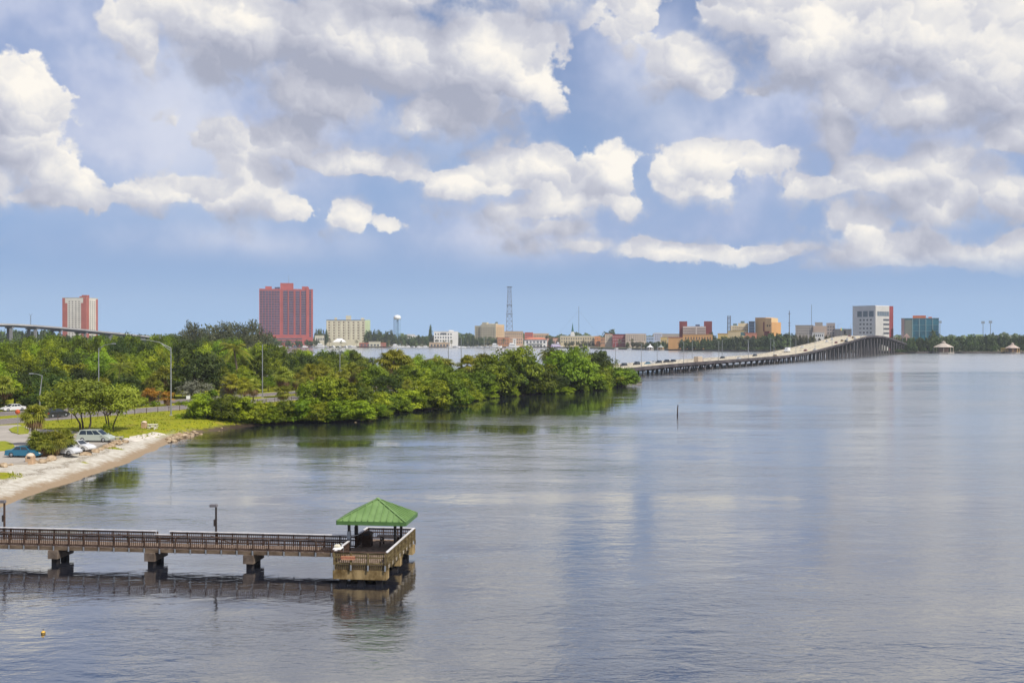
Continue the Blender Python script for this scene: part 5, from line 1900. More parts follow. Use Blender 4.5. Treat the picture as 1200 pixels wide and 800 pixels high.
# 10 grey concrete complex left of the hump
b = Building('court_building', 'grey brown concrete complex of stepped blocks behind the bridge ramp', 'building', 955, 1240)
b.box('wall', 932, 953, 381.5, None, 16, M_greyc, roof=M_greyc)
b.box('wall', 953, 968.5, 381.8, None, 16, solid('pink_concrete', (.52, .40, .32)), front=-2)
b.box('wall', 955, 964, 377.6, 381.8, 10, solid('dark_concrete', (.30, .28, .26)), front=2)
b.box('wall', 968.5, 978.5, 378.4, None, 16, solid('mauve_concrete', (.40, .34, .32)), front=-1)
b.windows('front', 933, 952, 383, 392, 8, 3, .5, .4, M_win)
b.windows('front', 969, 978, 381, 392, 3, 3, .5, .4, M_win, front=-1)
b = Building('hall', 'low grey windowless hall with one dark door left of the white tower', 'building', 988, 1230)
b.box('wall', 978.5, 998, 386, None, 14, M_greyc, roof=M_greyc)
b.pane('doorway', 'front', 989, 991, 387.6, 391.6, M_dark)
b = Building('house', 'flat white roofed pavilion below the grey concrete complex', 'building', 958, 1210)
b.box('wall', 952, 966, 390, None, 9, M_white_w, roof=M_white_w)
b.windows('front', 953, 965, 391, 395, 5, 1, .5, .6, M_win)

# 11 white tower by the hump
b = Building('office_tower', 'white ten storey office tower with a red end wall rising behind the bridge hump', 'tower', 1025.5, 1190, 38)
D11 = b.y(1042)
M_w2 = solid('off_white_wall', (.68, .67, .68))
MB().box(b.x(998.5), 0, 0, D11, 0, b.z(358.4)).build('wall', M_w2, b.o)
MB().box(.02, .5, .3, D11 - .2, 0, b.z(358.4)).build('side_wall', solid('sunward_white_wall', (.52, .51, .48)), b.o)  # one white wall: its sunny side is toned down in the colour
MB().box(-9, .55, D11 - .18, D11 + b.y(1046.6) - b.y(1042), 0, b.z(358.2)).build('end_wall', solid('crimson_wall', (.25, .045, .05)), b.o)
MB().box(b.x(998.5) - .3, .3, -.3, D11 + .3, b.z(358.4) + .005, b.z(358.4) + .6).build('roof', M_w2, b.o)
b.windows('front', 1003.5, 1024.5, 363.6, 371.6, 3, 1, .78, .85, mat('blue_grey_glass', (.14, .18, .22), .2, .2, .3))
b.windows('front', 1006, 1022.5, 372.2, 392, 4, 4, .5, .42, M_win)
b.windows('right', 1027.5, 1041.5, 364.5, 370.5, 5, 1, .9, .9, MATS['blue_grey_glass'], xr=.5)
b.windows('right', 1034.5, 1041.8, 372, 393, 1, 4, .95, .42, M_win, xr=.5)
# 12 teal glass block
b = Building('office_building', 'teal glass office block with orange red roof plant', 'building', 1077, 1190)
M_teal = mat('teal_glass', (.016, .11, .16), .12, .35, .08, spec=.8, col2=(.03, .19, .25))
b.box('wall', 1056, 1100, 373.3, None, 20, M_teal, roof=solid('teal_cap', (.16, .24, .25)))
b.pane('stone_bay', 'front', 1056, 1060, 373.3, 396, solid('mauve_stone', (.24, .17, .18)), proud=.5)
b.pane('stone_bay', 'front', 1060.5, 1068.5, 374.6, 396, solid('grey_green_stone', (.19, .21, .18)), proud=.4)
for u in (1069.4, 1077.3, 1085.0, 1093.0):
    b.pane('mullion', 'front', u - .35, u + .35, 373.6, 396, solid('pale_teal_rib', (.30, .42, .42)), proud=.5)
for v in (380.7, 387.6):
    b.pane('floor_band', 'front', 1060, 1099.6, v, v + .5, solid('teal_band', (.14, .27, .29)), proud=.3)
b.box('roof_plant', 1069.5, 1085, 369.6, 373.2, 10, solid('orange_red', (.62, .17, .08)), front=3)
b.box('roof_plant', 1088, 1092, 371.2, 373.2, 6, solid('orange_red', (.62, .17, .08)), front=3)
# small roofs near the end of the bridge
b = Building('church', 'small pink church front with a pointed gable beside the bridge end', 'church', 1062.5, 1130)
b.box('wall', 1059, 1066, 394, None, 8, solid('pale_pink', (.62, .42, .36)))
z = b.z(394)
MB().add([(b.x(1059), -.2, z + .01), (b.x(1066), -.2, z + .01), (b.x(1066), 8, z + .01), (b.x(1059), 8, z + .01), (0, -.2, z + 3.4), (0, 8, z + 3.4)], [(0, 1, 4), (1, 2, 5, 4), (3, 5, 2), (0, 4, 5, 3)]).build('roof', solid('pale_pink', (.62, .42, .36)), b.o)
b.windows('front', 1060, 1065, 395, 399, 2, 1, .4, .7, M_win)
simple('house', 'low building with an orange tile roof at the foot of the bridge', 1049, 1058, 396.5, 1135, M_cream, 9, roof=solid('orange_tile', (.58, .24, .13)), win=(4, 1), wv=3.5)
for u0, u1, v, d, m, lab in ((1134, 1139, 392.3, 1180, solid('mint_roof', (.45, .66, .40)), 'pale mint roofed house among the dark riverside trees'), (1143, 1152, 392.5, 1190, solid('lime_roof', (.58, .66, .34)), 'lime cream roofed house among the riverside trees'), (1165, 1171, 393.3, 1180, M_cream, 'small peach house glimpsed between the riverside trees'), (1174.5, 1184.5, 393.6, 1190, M_white_w, 'long white roofed house above the waterside kiosk')):
    simple('house', lab, u0, u1, v, d, m, 8, roof=m, win=(3, 1), cat='house', wv=4)
# stadium floodlights
for px, v, lab in ((1094.5, 378, 'leftmost of the stadium floodlight masts right of the teal block'), (1101.5, 377.3, 'second stadium floodlight mast right of the teal block'), (1152, 377.8, 'third stadium floodlight mast over the riverside wood'), (1160.7, 377.3, 'rightmost stadium floodlight mast over the riverside wood')):
    f = thing('floodlight_mast', lab, 'floodlight', (px_at(px, 1400), 1400, 1.6), 0, 'stadium floodlight masts')
    z = z_at(v, 1400) - 1.6
    MB().tube([(0, 0, 0), (0, 0, z)], [.6, .4], 6).build('pole', mat('hazy_steel', (.22, .27, .34), .6), f)
    MB().box(-2.1, 2.1, -.4, .4, z - 1.6, z + 1.8).build('lamp_bank', MATS['hazy_steel'], f)
# waterside pavilions on the far bank
def far_pavilion(px0, px1, ytop, yeave, ybase, d, label, roofm, wallm, cupola=True):
    pc = (px0 + px1) / 2
    o = thing('waterside_pavilion', label, 'pavilion', (px_at(pc, d), d, 1.2))
    w = (px1 - px0) / 2 * d / FPX
    zt, ze_ = z_at(ytop, d) - 1.2, z_at(yeave, d) - 1.2
    r = MB().lathe([(w, ze_), (w * .55, ze_ + (zt - ze_) * .5), (w * .5, ze_ + (zt - ze_) * .55), (.2, zt)], 8, smooth=False).build('roof', roofm, o)
    if cupola:
        MB().lathe([(w * .2, zt - .6), (w * .2, zt + .6), (.05, zt + 1.6)], 8, smooth=False).build('cupola', roofm, r)
    for k in range(8):
        a = 2 * math.pi * (k + .5) / 8
        MB().tube([(w * .85 * math.cos(a), w * .85 * math.sin(a), 0), (w * .85 * math.cos(a), w * .85 * math.sin(a), ze_ + .2)], .32, 6).build('post', wallm, o)
    MB().lathe([(w * .5, 0), (w * .5, ze_)], 8, smooth=False).build('core_wall', solid('pavilion_core', (.30, .20, .15)), o)
    MB().lathe([(w * 1.02, -2.0), (w * 1.02, .0), (0, .02)], 8, smooth=False).build('floor', M_conc, o)
    return o


M_pr = solid('pavilion_roof', (.46, .40, .34))
far_pavilion(1093.5, 1118, 401.2, 406.6, 412, 1074, 'larger tan roofed pavilion on the far bank below the floodlights', M_pr, solid('pav_post', (.55, .46, .36)))
far_pavilion(1178, 1195, 403.2, 407.6, 412.5, 1074, 'tan roofed round pavilion with orange posts beside the yellow kiosk', solid('pavilion_roof_warm', (.50, .40, .34)), solid('orange_post', (.66, .40, .18)))
far_pavilion(757.5, 766, 404.2, 406.8, 410, 1335, 'white roofed gazebo at the far quay edge', M_white, M_white)
far_pavilion(770.5, 778.5, 404.5, 407, 410, 1318, 'grey green roofed gazebo with orange posts at the far quay edge', solid('grey_green_roof', (.30, .32, .30)), solid('orange_post', (.66, .40, .18)))
simple('kiosk', 'small bright yellow kiosk on the far bank left of the round pavilion', 1173, 1180, 408.5, 1082, M_yellow, 5, roof=solid('kiosk_roof', (.60, .44, .16)), win=(3, 1), wv=2.6)

# ---- trees of the far bank: whole single meshes, too small to show parts
def far_tree(R_, H, z0, nl, m, leaf):
    C, Nm, S, T, LC = crown_points(R_, H, z0, nl, 12, 9, lobe=.45, zlo=-.8, leaf=leaf)
    return leaf_mesh('far_crown', C, Nm, S, T, m), limb_mesh('far_trunk', z0 + H * .4, .35, LC, M_bark, n=5, forks=3), C[:, 2].max()


FT = [far_tree(6.5, 9, -1.0, 14, M_leaf_far, 1.5) for _ in range(4)]
M_leaf_far2 = leaf_mat('far_olive_leaf', (.075, .075, .030), (.16, .15, .065), .2, hue_var=.04)
FO = [far_tree(5.5, 7, -.5, 11, M_leaf_far2, 1.3) for _ in range(3)]
FPALM = [fan_palm_meshes(8.0, 14, 4, M_leaf_far2, 3.0) for _ in range(2)]


def far_plant(protos, px, d, ytop, w, label, group, name='far_tree'):
    cm, tm, top = random.choice(protos)
    x = px_at(px, d)
    o = thing(name, label, 'tree', (x, d, 1.5), random.uniform(0, 6), group)
    s = (z_at(ytop, d) - 1.5) / top
    o.scale = (w * d / FPX / 8.0, w * d / FPX / 8.0, s)
    put('crown', cm, o)
    put('trunk', tm, o)


BANDS = [
    (369, 383, 384.5, 3, 6, 1750, FT, 'dark green tree between the pink tower and the cream block', 'trees between pink tower and cream block'),
    (428, 462, 386, 4, 11, 1710, FT, 'green tree massed right of the cream apartment block', 'trees right of the cream apartment block'),
    (462, 508, 392, 4, 13, 1715, FT, 'green tree in the belt below the white water tower', 'trees below the water tower'),
    (538, 557, 390.5, 4, 6, 1730, FT, 'green tree between the white office and the beige hotel', 'trees between white office and beige hotel'),
    (556, 582, 394, 4, 8, 1712, FT, 'green tree in front of the beige stepped hotel', 'trees in front of the beige hotel'),
    (640, 662, 392, 3, 7, 1712, FT, 'dark tree behind the salmon building near the steeple', 'trees near the steeple'),
    (660, 740, 399.5, 3, 17, 1652, FO, 'olive riverside park tree in front of the cream warehouse', 'park trees in front of the cream warehouse'),
    (735, 760, 399.5, 3, 7, 1460, FO, 'olive quay tree in front of the beige block', 'quay trees in front of the beige block'),
    (757, 800, 399.5, 4, 15, 1375, FT, 'dark green tree behind the white and grey quay gazebos', 'trees behind the quay gazebos'),
    (796, 848, 396.5, 5, 18, 1280, FT, 'dark green tree below the orange hall', 'trees below the orange hall'),
    (844, 902, 393, 6, 16, 1250, FT, 'big dark tree in front of the orange and cream offices', 'big trees in front of the orange offices'),
    (900, 930, 389.5, 8, 6, 1235, FT, 'biggest dark rounded tree right of the orange block', 'big trees right of the orange block'),
    (826, 932, 405, 3, 32, 1222, FT, 'low mangrove growing along the far bank beside the bridge', 'low far bank mangroves beside the bridge'),
    (930, 1000, 391.5, 4, 18, 1215, FO, 'brownish tree behind the bridge ramp', 'brownish trees behind the bridge ramp'),
    (1044, 1095, 394.5, 4, 18, 1110, FT, 'dark tree at the foot of the teal glass block', 'trees at the foot of the teal block'),
    (1092, 1140, 393.5, 5, 22, 1140, FT, 'dark tree behind the larger far bank pavilion', 'trees behind the larger pavilion'),
    (1138, 1275, 391.5, 5, 52, 1140, FT, 'green tree in the riverside wood on the far bank, right of the floodlights', 'riverside wood right of the floodlights'),
    (1060, 1200, 402.5, 3, 34, 1092, FT, 'small dark tree along the far bank path near the pavilions', 'small trees along the far bank path'),
    (-60, 66, 386, 8, 30, 1150, FT, 'hazy green tree seen under the viaduct at far left', 'trees under the viaduct'),
    (66, 135, 392, 8, 12, 1250, FT, 'hazy green tree at the foot of the coral and cream tower', 'trees at the foot of the coral tower'),
    (130, 320, 391, 8, 36, 1300, FT, 'hazy dark tree in the line left of the pink tower', 'trees left of the pink tower'),
    (316, 372, 397.5, 3, 10, 1692, FT, 'small dark tree at the pink tower podium', 'small trees at the pink tower podium'),
]
for u0, u1, v, w, n, d, pr, lab, grp in BANDS:
    for i in range(n):
        px = u0 + (u1 - u0) * (i + random.uniform(.15, .85)) / n
        far_plant(pr, px, d + random.uniform(-14, 22), v + abs(random.gauss(0, 1.5)), w * random.uniform(.85, 1.5), lab, grp)
# tall single ones on the skyline
for px, v, d, w, lab in ((504.5, 380.5, 1745, 1.7, 'slim dark cypress spiking up left of the white office'), (1094, 387, 1180, 4, 'dark bushy tree top below the leftmost floodlight mast'), (1162, 388, 1180, 2, 'slim dark conifer below the rightmost floodlight mast'), (714, 385.5, 1800, 6, 'pale spreading tree above the beige building left of the dark red one'), (836, 389, 1330, 5, 'dark tree between the maroon tower and the orange hall')):
    far_plant(FT, px, d, v, w * 1.7, lab, None)
# palms on the quays
for i, px in enumerate([352, 368, 386, 400, 418, 426, 449, 456, 470, 487, 495, 512, 520, 529, 548, 569, 573, 590, 632, 655, 684, 703, 726, 741, 751, 788, 795]):
    gm_, dm_, tm, top = random.choice(FPALM)
    d = 1676 if px < 690 else 1500 if px < 745 else 1400
    o = thing('far_palm', 'tiny palm on the far quay in front of the town buildings', 'palm', (px_at(px, d), d, 1.6), random.uniform(0, 6), 'palms along the far quay')
    s = (z_at(random.uniform(396, 400.5), d) - 1.6) / top
    o.scale = (s, s, s)
    put('crown', gm_, o)
    put('trunk', tm, o)
# the far-off wood that closes the horizon
C, Nm, S, T = [], [], [], []
n_ = 26000
xs = RNG.uniform(-2300, 2600, n_)
ys = RNG.uniform(2300, 2600, n_)
px_ = CX + xs / ys * FPX
hh = 19 + 6 * wavy(px_, px_ * 0, .09, 2.0) + 4 * wavy(px_, px_ * 0, .4, 1.0)
C = np.stack([xs, ys, 1.5 + np.clip(hh, 9, 34) * RNG.uniform(0, 1, n_) ** .6], 1)
fw = leaf_mesh('far_woods', C, RNG.normal(size=(n_, 3)) + np.array([0, -1.0, .6]), RNG.uniform(5, 9, n_), RNG.uniform(0, 1, n_), M_leaf_far, .8)
tag(put('far_woods', fw), kind='stuff')

# ---- boats in the marina
def loft(sections, m, name):
    n = len(sections[0])
    vs = [p for s in sections for p in s]
    fs = [(i * n + k, i * n + k + 1, (i + 1) * n + k + 1, (i + 1) * n + k) for i in range(len(sections) - 1) for k in range(n - 1)]
    fs += [tuple(range(n)), tuple(range(len(vs) - 1, len(vs) - 1 - n, -1))]
    fs += [(i * n, (i + 1) * n, (i + 1) * n + n - 1, i * n + n - 1) for i in range(len(sections) - 1)]
    return MB().add(vs, fs).mesh(name, m)


def hull(L, w, h):
    sec = []
    for t, ww, hh, kk in ((0, .82, .8, -.4), (.35, 1, .85, -.5), (.7, .85, 1.0, -.4), (.92, .35, 1.2, 0), (1, .04, 1.3, .5)):
        sec.append([(L * (t - .5), -w / 2 * ww, h * hh), (L * (t - .5), -w / 2 * ww * .8, .1), (L * (t - .5), 0, kk), (L * (t - .5), w / 2 * ww * .8, .1), (L * (t - .5), w / 2 * ww, h * hh)])
    return loft(sec, M_white, 'hull')


def boat_parts(L, kind):
    w, h = L * .32, L * .13
    parts = [('hull', hull(L, w, h))]
    if kind == 'sail':
        parts.append(('mast', MB().tube([(L * .05, 0, h * .7), (L * .05, 0, L * 1.15)], [.12, .07], 6).mesh('mast', M_galv)))
        parts.append(('boom', MB().tube([(L * .05, 0, h + 1), (-L * .4, 0, h + 1.1)], .16, 6).mesh('boom', mat('sail_cover', (.06, .12, .35), .8))))
        parts.append(('cabin', MB().bevel_box(-L * .2, L * .2, -w * .3, w * .3, h * .75, h + .8, .2).mesh('cabin', M_white)))
    else:
        parts.append(('cabin', MB().bevel_box(-L * .3, L * .2, -w * .36, w * .36, h * .8, h + L * .13, .25).mesh('cabin', M_white)))
        parts.append(('cabin_window', MB().box(-L * .26, L * .17, -w * .372, w * .372, h + L * .045, h + L * .10).mesh('cabin_window', M_win)))
        if kind == 'yacht':
            parts.append(('flybridge', MB().bevel_box(-L * .25, L * .05, -w * .3, w * .3, h + L * .131, h + L * .22, .2).mesh('flybridge', M_white)))
    return parts


BOATS = {'sail': boat_parts(11, 'sail'), 'motor': boat_parts(10, 'motor'), 'yacht': boat_parts(15, 'yacht')}


def boat(kind, px, off, label, group=None, rz=None, sc=1.0):
    d = 1680
    for _ in range(6):
        d = far_shore_y(px_at(px, d)) - off
    o = thing({'sail': 'sailboat', 'motor': 'motorboat', 'yacht': 'motor_yacht'}[kind], label, 'boat', (px_at(px, d), d, .05), random.uniform(-.9, .9) + (math.pi if random.random() < .5 else 0) if rz is None else rz, group)
    o.scale = (sc, sc, sc)
    for n_, me in BOATS[kind]:
        put(n_, me, o)


for px in (318, 326, 331, 338, 346, 357, 366, 371, 377):
    boat('motor', px, random.uniform(5, 12), 'white motorboat moored below the pink tower', 'motorboats below the pink tower', sc=random.uniform(.9, 1.4))
for px in (382, 390, 397, 405, 410, 416):
    boat('motor', px, random.uniform(5, 12), 'white motorboat moored below the cream apartment block', 'motorboats below the cream apartment block', sc=random.uniform(.9, 1.4))
boat('yacht', 376, 10, 'larger white motor yacht moored right of the pink tower', None, .1, 1.3)
boat('yacht', 464, 12, 'lone white motor yacht moored below the water tower', None, .2, 1.1)
for px in (472, 478, 484, 491, 498, 527, 534):
    boat('motor', px, random.uniform(5, 12), 'white motorboat moored below the white office', 'motorboats below the white office', sc=random.uniform(.8, 1.2))
for px in (538, 543, 549, 555, 561, 567, 571):
    boat('sail', px, random.uniform(5, 14), 'small white sailboat moored below the beige hotel', 'sailboats below the beige hotel', sc=random.uniform(.8, 1.1))
boat('yacht', 581, 12, 'long white motor yacht docked below the beige hotel', None, 0.0, 1.35)
boat('yacht', 601, 12, 'long white motor yacht docked below the small white tower', None, 0.1, 1.45)
boat('motor', 562, 30, 'white motorboat out on the river before the sailboats', None, 2.9, 1.0)
for px in (679, 690, 723, 738):
    boat('motor', px, 6, 'little white motorboat at the quay below the cream warehouse and dark red building', 'little motorboats at the right quay', sc=.8)
# the purple and white excursion boat
d = 1625
rv = thing('excursion_boat', 'purple and white double decked excursion boat moored right of the balconied house', 'boat', (px_at(652, d), d, .05), .12)
put('hull', hull(21, 6, 2.2), rv)
MB().bevel_box(-8.5, 6.5, -2.6, 2.6, 1.8, 4.4, .2).build('lower_deck', mat('lilac_paint', (.52, .44, .66), .5), rv)
MB().bevel_box(-7.5, 4.5, -2.4, 2.4, 4.41, 6.8, .2).build('upper_deck', M_white, rv)
MB().box(-7, 4, -2.45, 2.45, 5.2, 6.1).build('window_band', mat('plum_glass', (.10, .03, .13), .3), rv)
MB().bevel_box(1, 4, -1.4, 1.4, 6.81, 8.8, .2).build('wheelhouse', M_white, rv)
MB().box(-10.6, -8.6, -2.2, 2.2, .2, 3.4).build('stern_wheel', mat('plum_paint', (.16, .02, .11), .5), rv)
MB().box(-7.8, 4.8, -2.6, 2.6, 6.805, 6.9).build('roof', mat('lilac_paint', (.52, .44, .66), .5), rv)
# little overgrown islet by the last piers
p = bridge_pt(1050, -14)
for k in range(4):
    far_plant(FT, 1049 + 4.2 * k, 1046, 408.2 + abs(k - 1.5), 4.5, 'dark bush on the little islet at the far bridge piers', 'bushes on the islet at the bridge', 'islet_bush')
MB_i = MB().lathe([(12, -1), (9, .6), (0, 1.4)], 10)
tag(MB_i.build('islet', mat('dark_islet', (.07, .055, .04), .95), None, (px_at(1055, 1046), 1046, 0)), kind='structure')

# ================================================================== vehicles
def car_meshes(L, W_, H, paint, roof0, roof1, hood, glass0, glass1, wheel_r=.33, name='car', tail=None):
    """side profile -> body shell, glazing, wheels and lamps. roof0..roof1: roof span, glass0..glass1: span of the glazed cabin at belt height (x from the tail, metres)"""
    P = {}
    belt = hood
    tail = tail or hood
    low = .24
    prof = [(0, low + .12), (.05, belt * .62), (.04, tail - .06), (.16, tail), (glass0, tail + .02), (glass1, belt + .02), (glass1 + .35, belt - .02), (L - .45, belt - .13), (L - .12, belt - .30), (L, belt * .55), (L - .02, low + .10), (L - .25, low), (.25, low)]
    cxp, czp = L / 2, belt * .6
    b = MB()
    layers = [(-W_ / 2, .965), (-W_ / 2 + .10, 1.0), (W_ / 2 - .10, 1.0), (W_ / 2, .965)]
    n = len(prof)
    vs = []
    for yy, s in layers:
        vs += [(cxp + (x - cxp) * (s * .5 + .5), yy, czp + (z - czp) * s) for x, z in prof]
    fs = [tuple(range(n - 1, -1, -1)), tuple(range(3 * n, 4 * n))]
    for l in range(3):
        fs += [(l * n + k, l * n + (k + 1) % n, (l + 1) * n + (k + 1) % n, (l + 1) * n + k) for k in range(n)]
    b.add(vs, fs)
    # cabin: pillars and roof as the body, glass set into it
    w0, w1 = W_ / 2 - .06, W_ / 2 - .20
    zb, zr = belt - .02, H
    c = [(glass0, -w0, zb), (glass1, -w0, zb), (glass1, w0, zb), (glass0, w0, zb), (roof0, -w1, zr), (roof1, -w1, zr), (roof1, w1, zr), (roof0, w1, zr)]
    b.add(c, [(0, 1, 5, 4), (1, 2, 6, 5), (2, 3, 7, 6), (3, 0, 4, 7), (4, 5, 6, 7)])
    mid = (roof0 + roof1) / 2
    b.add([(roof0, -w1, zr + .002), (mid, -w1 * .9, zr + .05), (roof1, -w1, zr + .002), (roof1, w1, zr + .002), (mid, w1 * .9, zr + .05), (roof0, w1, zr + .002)], [(0, 1, 4, 5), (1, 2, 3, 4), (0, 5, 4, 4)[:3], (2, 1, 0), (3, 5, 4)])
    P['body'] = b.mesh('body', paint)

    def on(i, j, k, l, u0, u1, v0, v1, out):
        A, B_, C_, D_ = (Vector(c[q]) for q in (i, j, k, l))
        nrm = (B_ - A).cross(D_ - A).normalized() * out
        f = lambda u, v: A.lerp(B_, u).lerp(D_.lerp(C_, u), v) + nrm
        return [f(u0, v0), f(u1, v0), f(u1, v1), f(u0, v1)]
    gl = M_glass
    P['windshield'] = MB().quad(*on(1, 2, 6, 5, .06, .94, .08, .93, .012)).mesh('windshield', gl)
    P['rear_window'] = MB().quad(*on(3, 0, 4, 7, .08, .92, .15, .9, .012)).mesh('rear_window', gl)
    sw_ = []
    cuts = [.06, .36, .39, .66, .69, .95] if (glass1 - glass0) > 2.6 else [.07, .48, .52, .95]
    for i in range(0, len(cuts), 2):
        sw_.append(('side_window', MB().quad(*on(0, 1, 5, 4, cuts[i], cuts[i + 1], .14, .90, .012)).mesh('side_window', gl)))
        sw_.append(('side_window', MB().quad(*on(2, 3, 7, 6, 1 - cuts[i + 1], 1 - cuts[i], .14, .90, .012)).mesh('side_window', gl)))
    P['sides'] = sw_
    wh = []
    r = wheel_r
    tyre = MB().lathe([(r * .62, -.10), (r * .95, -.11), (r, -.06), (r, .06), (r * .95, .11), (r * .62, .10)], 18, axis='y').mesh('tyre', M_black)
    rim = MB().lathe([(0, -.115), (r * .25, -.12), (r * .6, -.10), (r * .63, -.08), (r * .63, .08), (r * .6, .10), (r * .25, .12), (0, .115)], 14, axis='y').mesh('rim', M_galv)
    arch = MB().lathe([(0, -.125), (r * 1.16, -.125), (r * 1.16, .03)], 18, axis='y').mesh('wheel_arch', M_dark)
    for x in (L * .19, L * .81):
        for s in (-1, 1):
            wh.append(((x, s * (W_ / 2 - .10), r), tyre, rim))
    P['wheels'] = wh
    lm = []
    lampm, redm = mat('headlight_lens', (.62, .63, .62), .15, .05), mat('tail_lamp', (.45, .02, .015), .3, .1)
    for s in (-1, 1):
        y0, y1 = sorted((s * W_ * .28, s * (W_ / 2 - .05)))
        lm.append(('headlight', MB().bevel_box(L - .26, L - .015, y0, y1, belt - .42, belt - .26, .04).mesh('headlight', lampm)))
        lm.append(('tail_light', MB().bevel_box(-.012, .22, y0 if s > 0 else y0, y1, tail - .36, tail - .10, .03).mesh('tail_light', redm)))
    P['lamps'] = lm
    P['bumper'] = MB().bevel_box(-.05, .25, -W_ / 2 + .02, W_ / 2 - .02, .28, .50, .04).mesh('bumper', paint)
    P['mirror'] = [MB().bevel_box(glass1 - .15, glass1 + .03, s * (W_ / 2 + .10) - .08, s * (W_ / 2 + .10) + .08, belt + .0, belt + .15, .03).mesh('mirror', paint) for s in (-1, 1)]
    P['L'] = L
    return P


def place_car(P, x, y, z, heading, label, name, cat, group=None, small=False):
    """origin at the middle of the car, heading = direction of its nose"""
    o = thing(name, label, cat, (x, y, z), heading, group)
    sh = (-P['L'] / 2, 0, 0)
    bd = put('body', P['body'], o, sh)
    put('windshield', P['windshield'], o, sh)
    put('rear_window', P['rear_window'], o, sh)
    for n_, me in P['sides']:
        put(n_, me, o, sh)
    for loc, ty, rm in P['wheels']:
        w = put('wheel', ty, o, (loc[0] + sh[0], loc[1], loc[2]))
        if not small:
            put('rim', rm, w)
    if not small:
        for n_, me in P['lamps']:
            put(n_, me, o, sh)
        put('bumper', P['bumper'], o, sh)
        for me in P['mirror']:
            put('mirror', me, o, sh)
    return o


def paint(name, c, coat=.6):
    return mat(name, c, .35, .03, 1.0, spec=.5, coat=coat)


CAR = {
    'blue_sedan': car_meshes(4.75, 1.78, 1.40, paint('teal_blue_paint', (.012, .135, .23)), 1.45, 2.75, .93, .85, 3.45),
    'minivan': car_meshes(5.1, 1.95, 1.76, paint('pale_sage_paint', (.40, .44, .38)), .55, 3.05, 1.02, .18, 4.05, .34, tail=1.08),
    'silver': car_meshes(4.5, 1.78, 1.46, paint('silver_paint', (.60, .61, .63)), 1.1, 2.6, .95, .45, 3.35),
    'white': car_meshes(4.8, 1.80, 1.42, paint('white_car_paint', (.70, .70, .70)), 1.45, 2.8, .92, .8, 3.5),
    'dark': car_meshes(4.8, 1.9, 1.80, paint('charcoal_paint', (.02, .022, .026)), .45, 3.0, 1.08, .15, 3.6, .37),
    'red': car_meshes(4.6, 1.78, 1.42, paint('maroon_paint', (.20, .03, .03)), 1.4, 2.7, .92, .8, 3.4),
    'gold': car_meshes(4.8, 1.85, 1.70, paint('bronze_paint', (.30, .19, .08)), .5, 3.0, 1.02, .2, 3.6, .36),
}
g = px_ground(109, 518, 1.6)
place_car(CAR['minivan'], g.x, g.y + .9, 1.605, R(-4), 'pale sage green minivan parked under the olive shade tree', 'parked_van', 'van')
g = px_ground(26.5, 536, 1.6)
place_car(CAR['blue_sedan'], g.x, g.y + .8, 1.605, R(-6), 'teal blue sedan parked nose to the low palms by the beach', 'parked_car', 'car')
g = px_ground(72, 533, 1.6)
place_car(CAR['silver'], g.x, g.y + .6, 1.605, R(-14), 'nearer of two silver cars half hidden by the low palms', 'parked_car', 'car')
g = px_ground(84, 529.5, 1.6)
place_car(CAR['white'], g.x, g.y + 1.6, 1.605, R(-12), 'farther white silver car whose nose shows right of the palms', 'parked_car', 'car')
q = road_pt(-47, 22.5)
qx = px_at(15, 214)
hd = math.atan2(-RU.y, -RU.x)
place_car(CAR['white'], qx, 214, ROAD_Z + .005, hd + R(-8), 'white sedan driving on the highway at the left edge', 'driving_car', 'car')
place_car(CAR['dark'], px_at(66, 197), 197, ROAD_Z + .005, math.atan2(RU.y, RU.x), 'dark utility vehicle in the shade on the highway behind the palms', 'driving_car', 'car')
# box trucks and pickups
def truck_parts(L, W_, Hb, boxm, cabm, boxl):
    return [('cargo_box', MB().bevel_box(-L / 2, -L / 2 + boxl, -W_ / 2, W_ / 2, .75, Hb, .06).mesh('cargo_box', boxm)),
            ('cab', MB().prism([(-L / 2 + boxl + .15, .5), (L / 2, .5), (L / 2 - .02, 1.25), (L / 2 - .55, 1.45), (L / 2 - .95, 2.25), (-L / 2 + boxl + .15, 2.35)], -W_ / 2 + .1, W_ / 2 - .1).mesh('cab', cabm)),
            ('chassis', MB().box(-L / 2 + .2, L / 2 - .3, -.5, .5, .45, .74).mesh('chassis', M_black))]


def place_truck(parts, x, y, z, hd, label, name='box_truck', L=7.5, W_=2.3):
    o = thing(name, label, 'truck', (x, y, z), hd)
    for n_, me in parts:
        ob = put(n_, me, o)
        if n_ == 'cab':
            ob.rotation_euler = (R(90), 0, 0)
            MB().box(L / 2 - 1.0, L / 2 - .72, -W_ / 2 + .25, W_ / 2 - .25, 1.55, 2.15).build('windshield', M_glass, o)
    ty = MB().lathe([(0, -.13), (.42, -.13), (.46, -.06), (.46, .06), (.42, .13), (0, .13)], 14, axis='y').mesh('wheel', M_black)
    for fx in (-L * .28, L * .34):
        for s in (-1, 1):
            put('wheel', ty, o, (fx, s * (W_ / 2 - .14), .46))
    return o


HB_ = math.atan2(BD.y, BD.x)


def on_bridge(px, o):
    """distance along the bridge whose near edge appears in this column"""
    t = (px - CX) / FPX
    y = 208.7 / (.575 - t)
    for _ in range(8):
        q = bridge_pt(y, o)
        y += (208.7 / (.575 - t) - 208.7 / (.575 - (q.x / q.y))) * .8
    return y


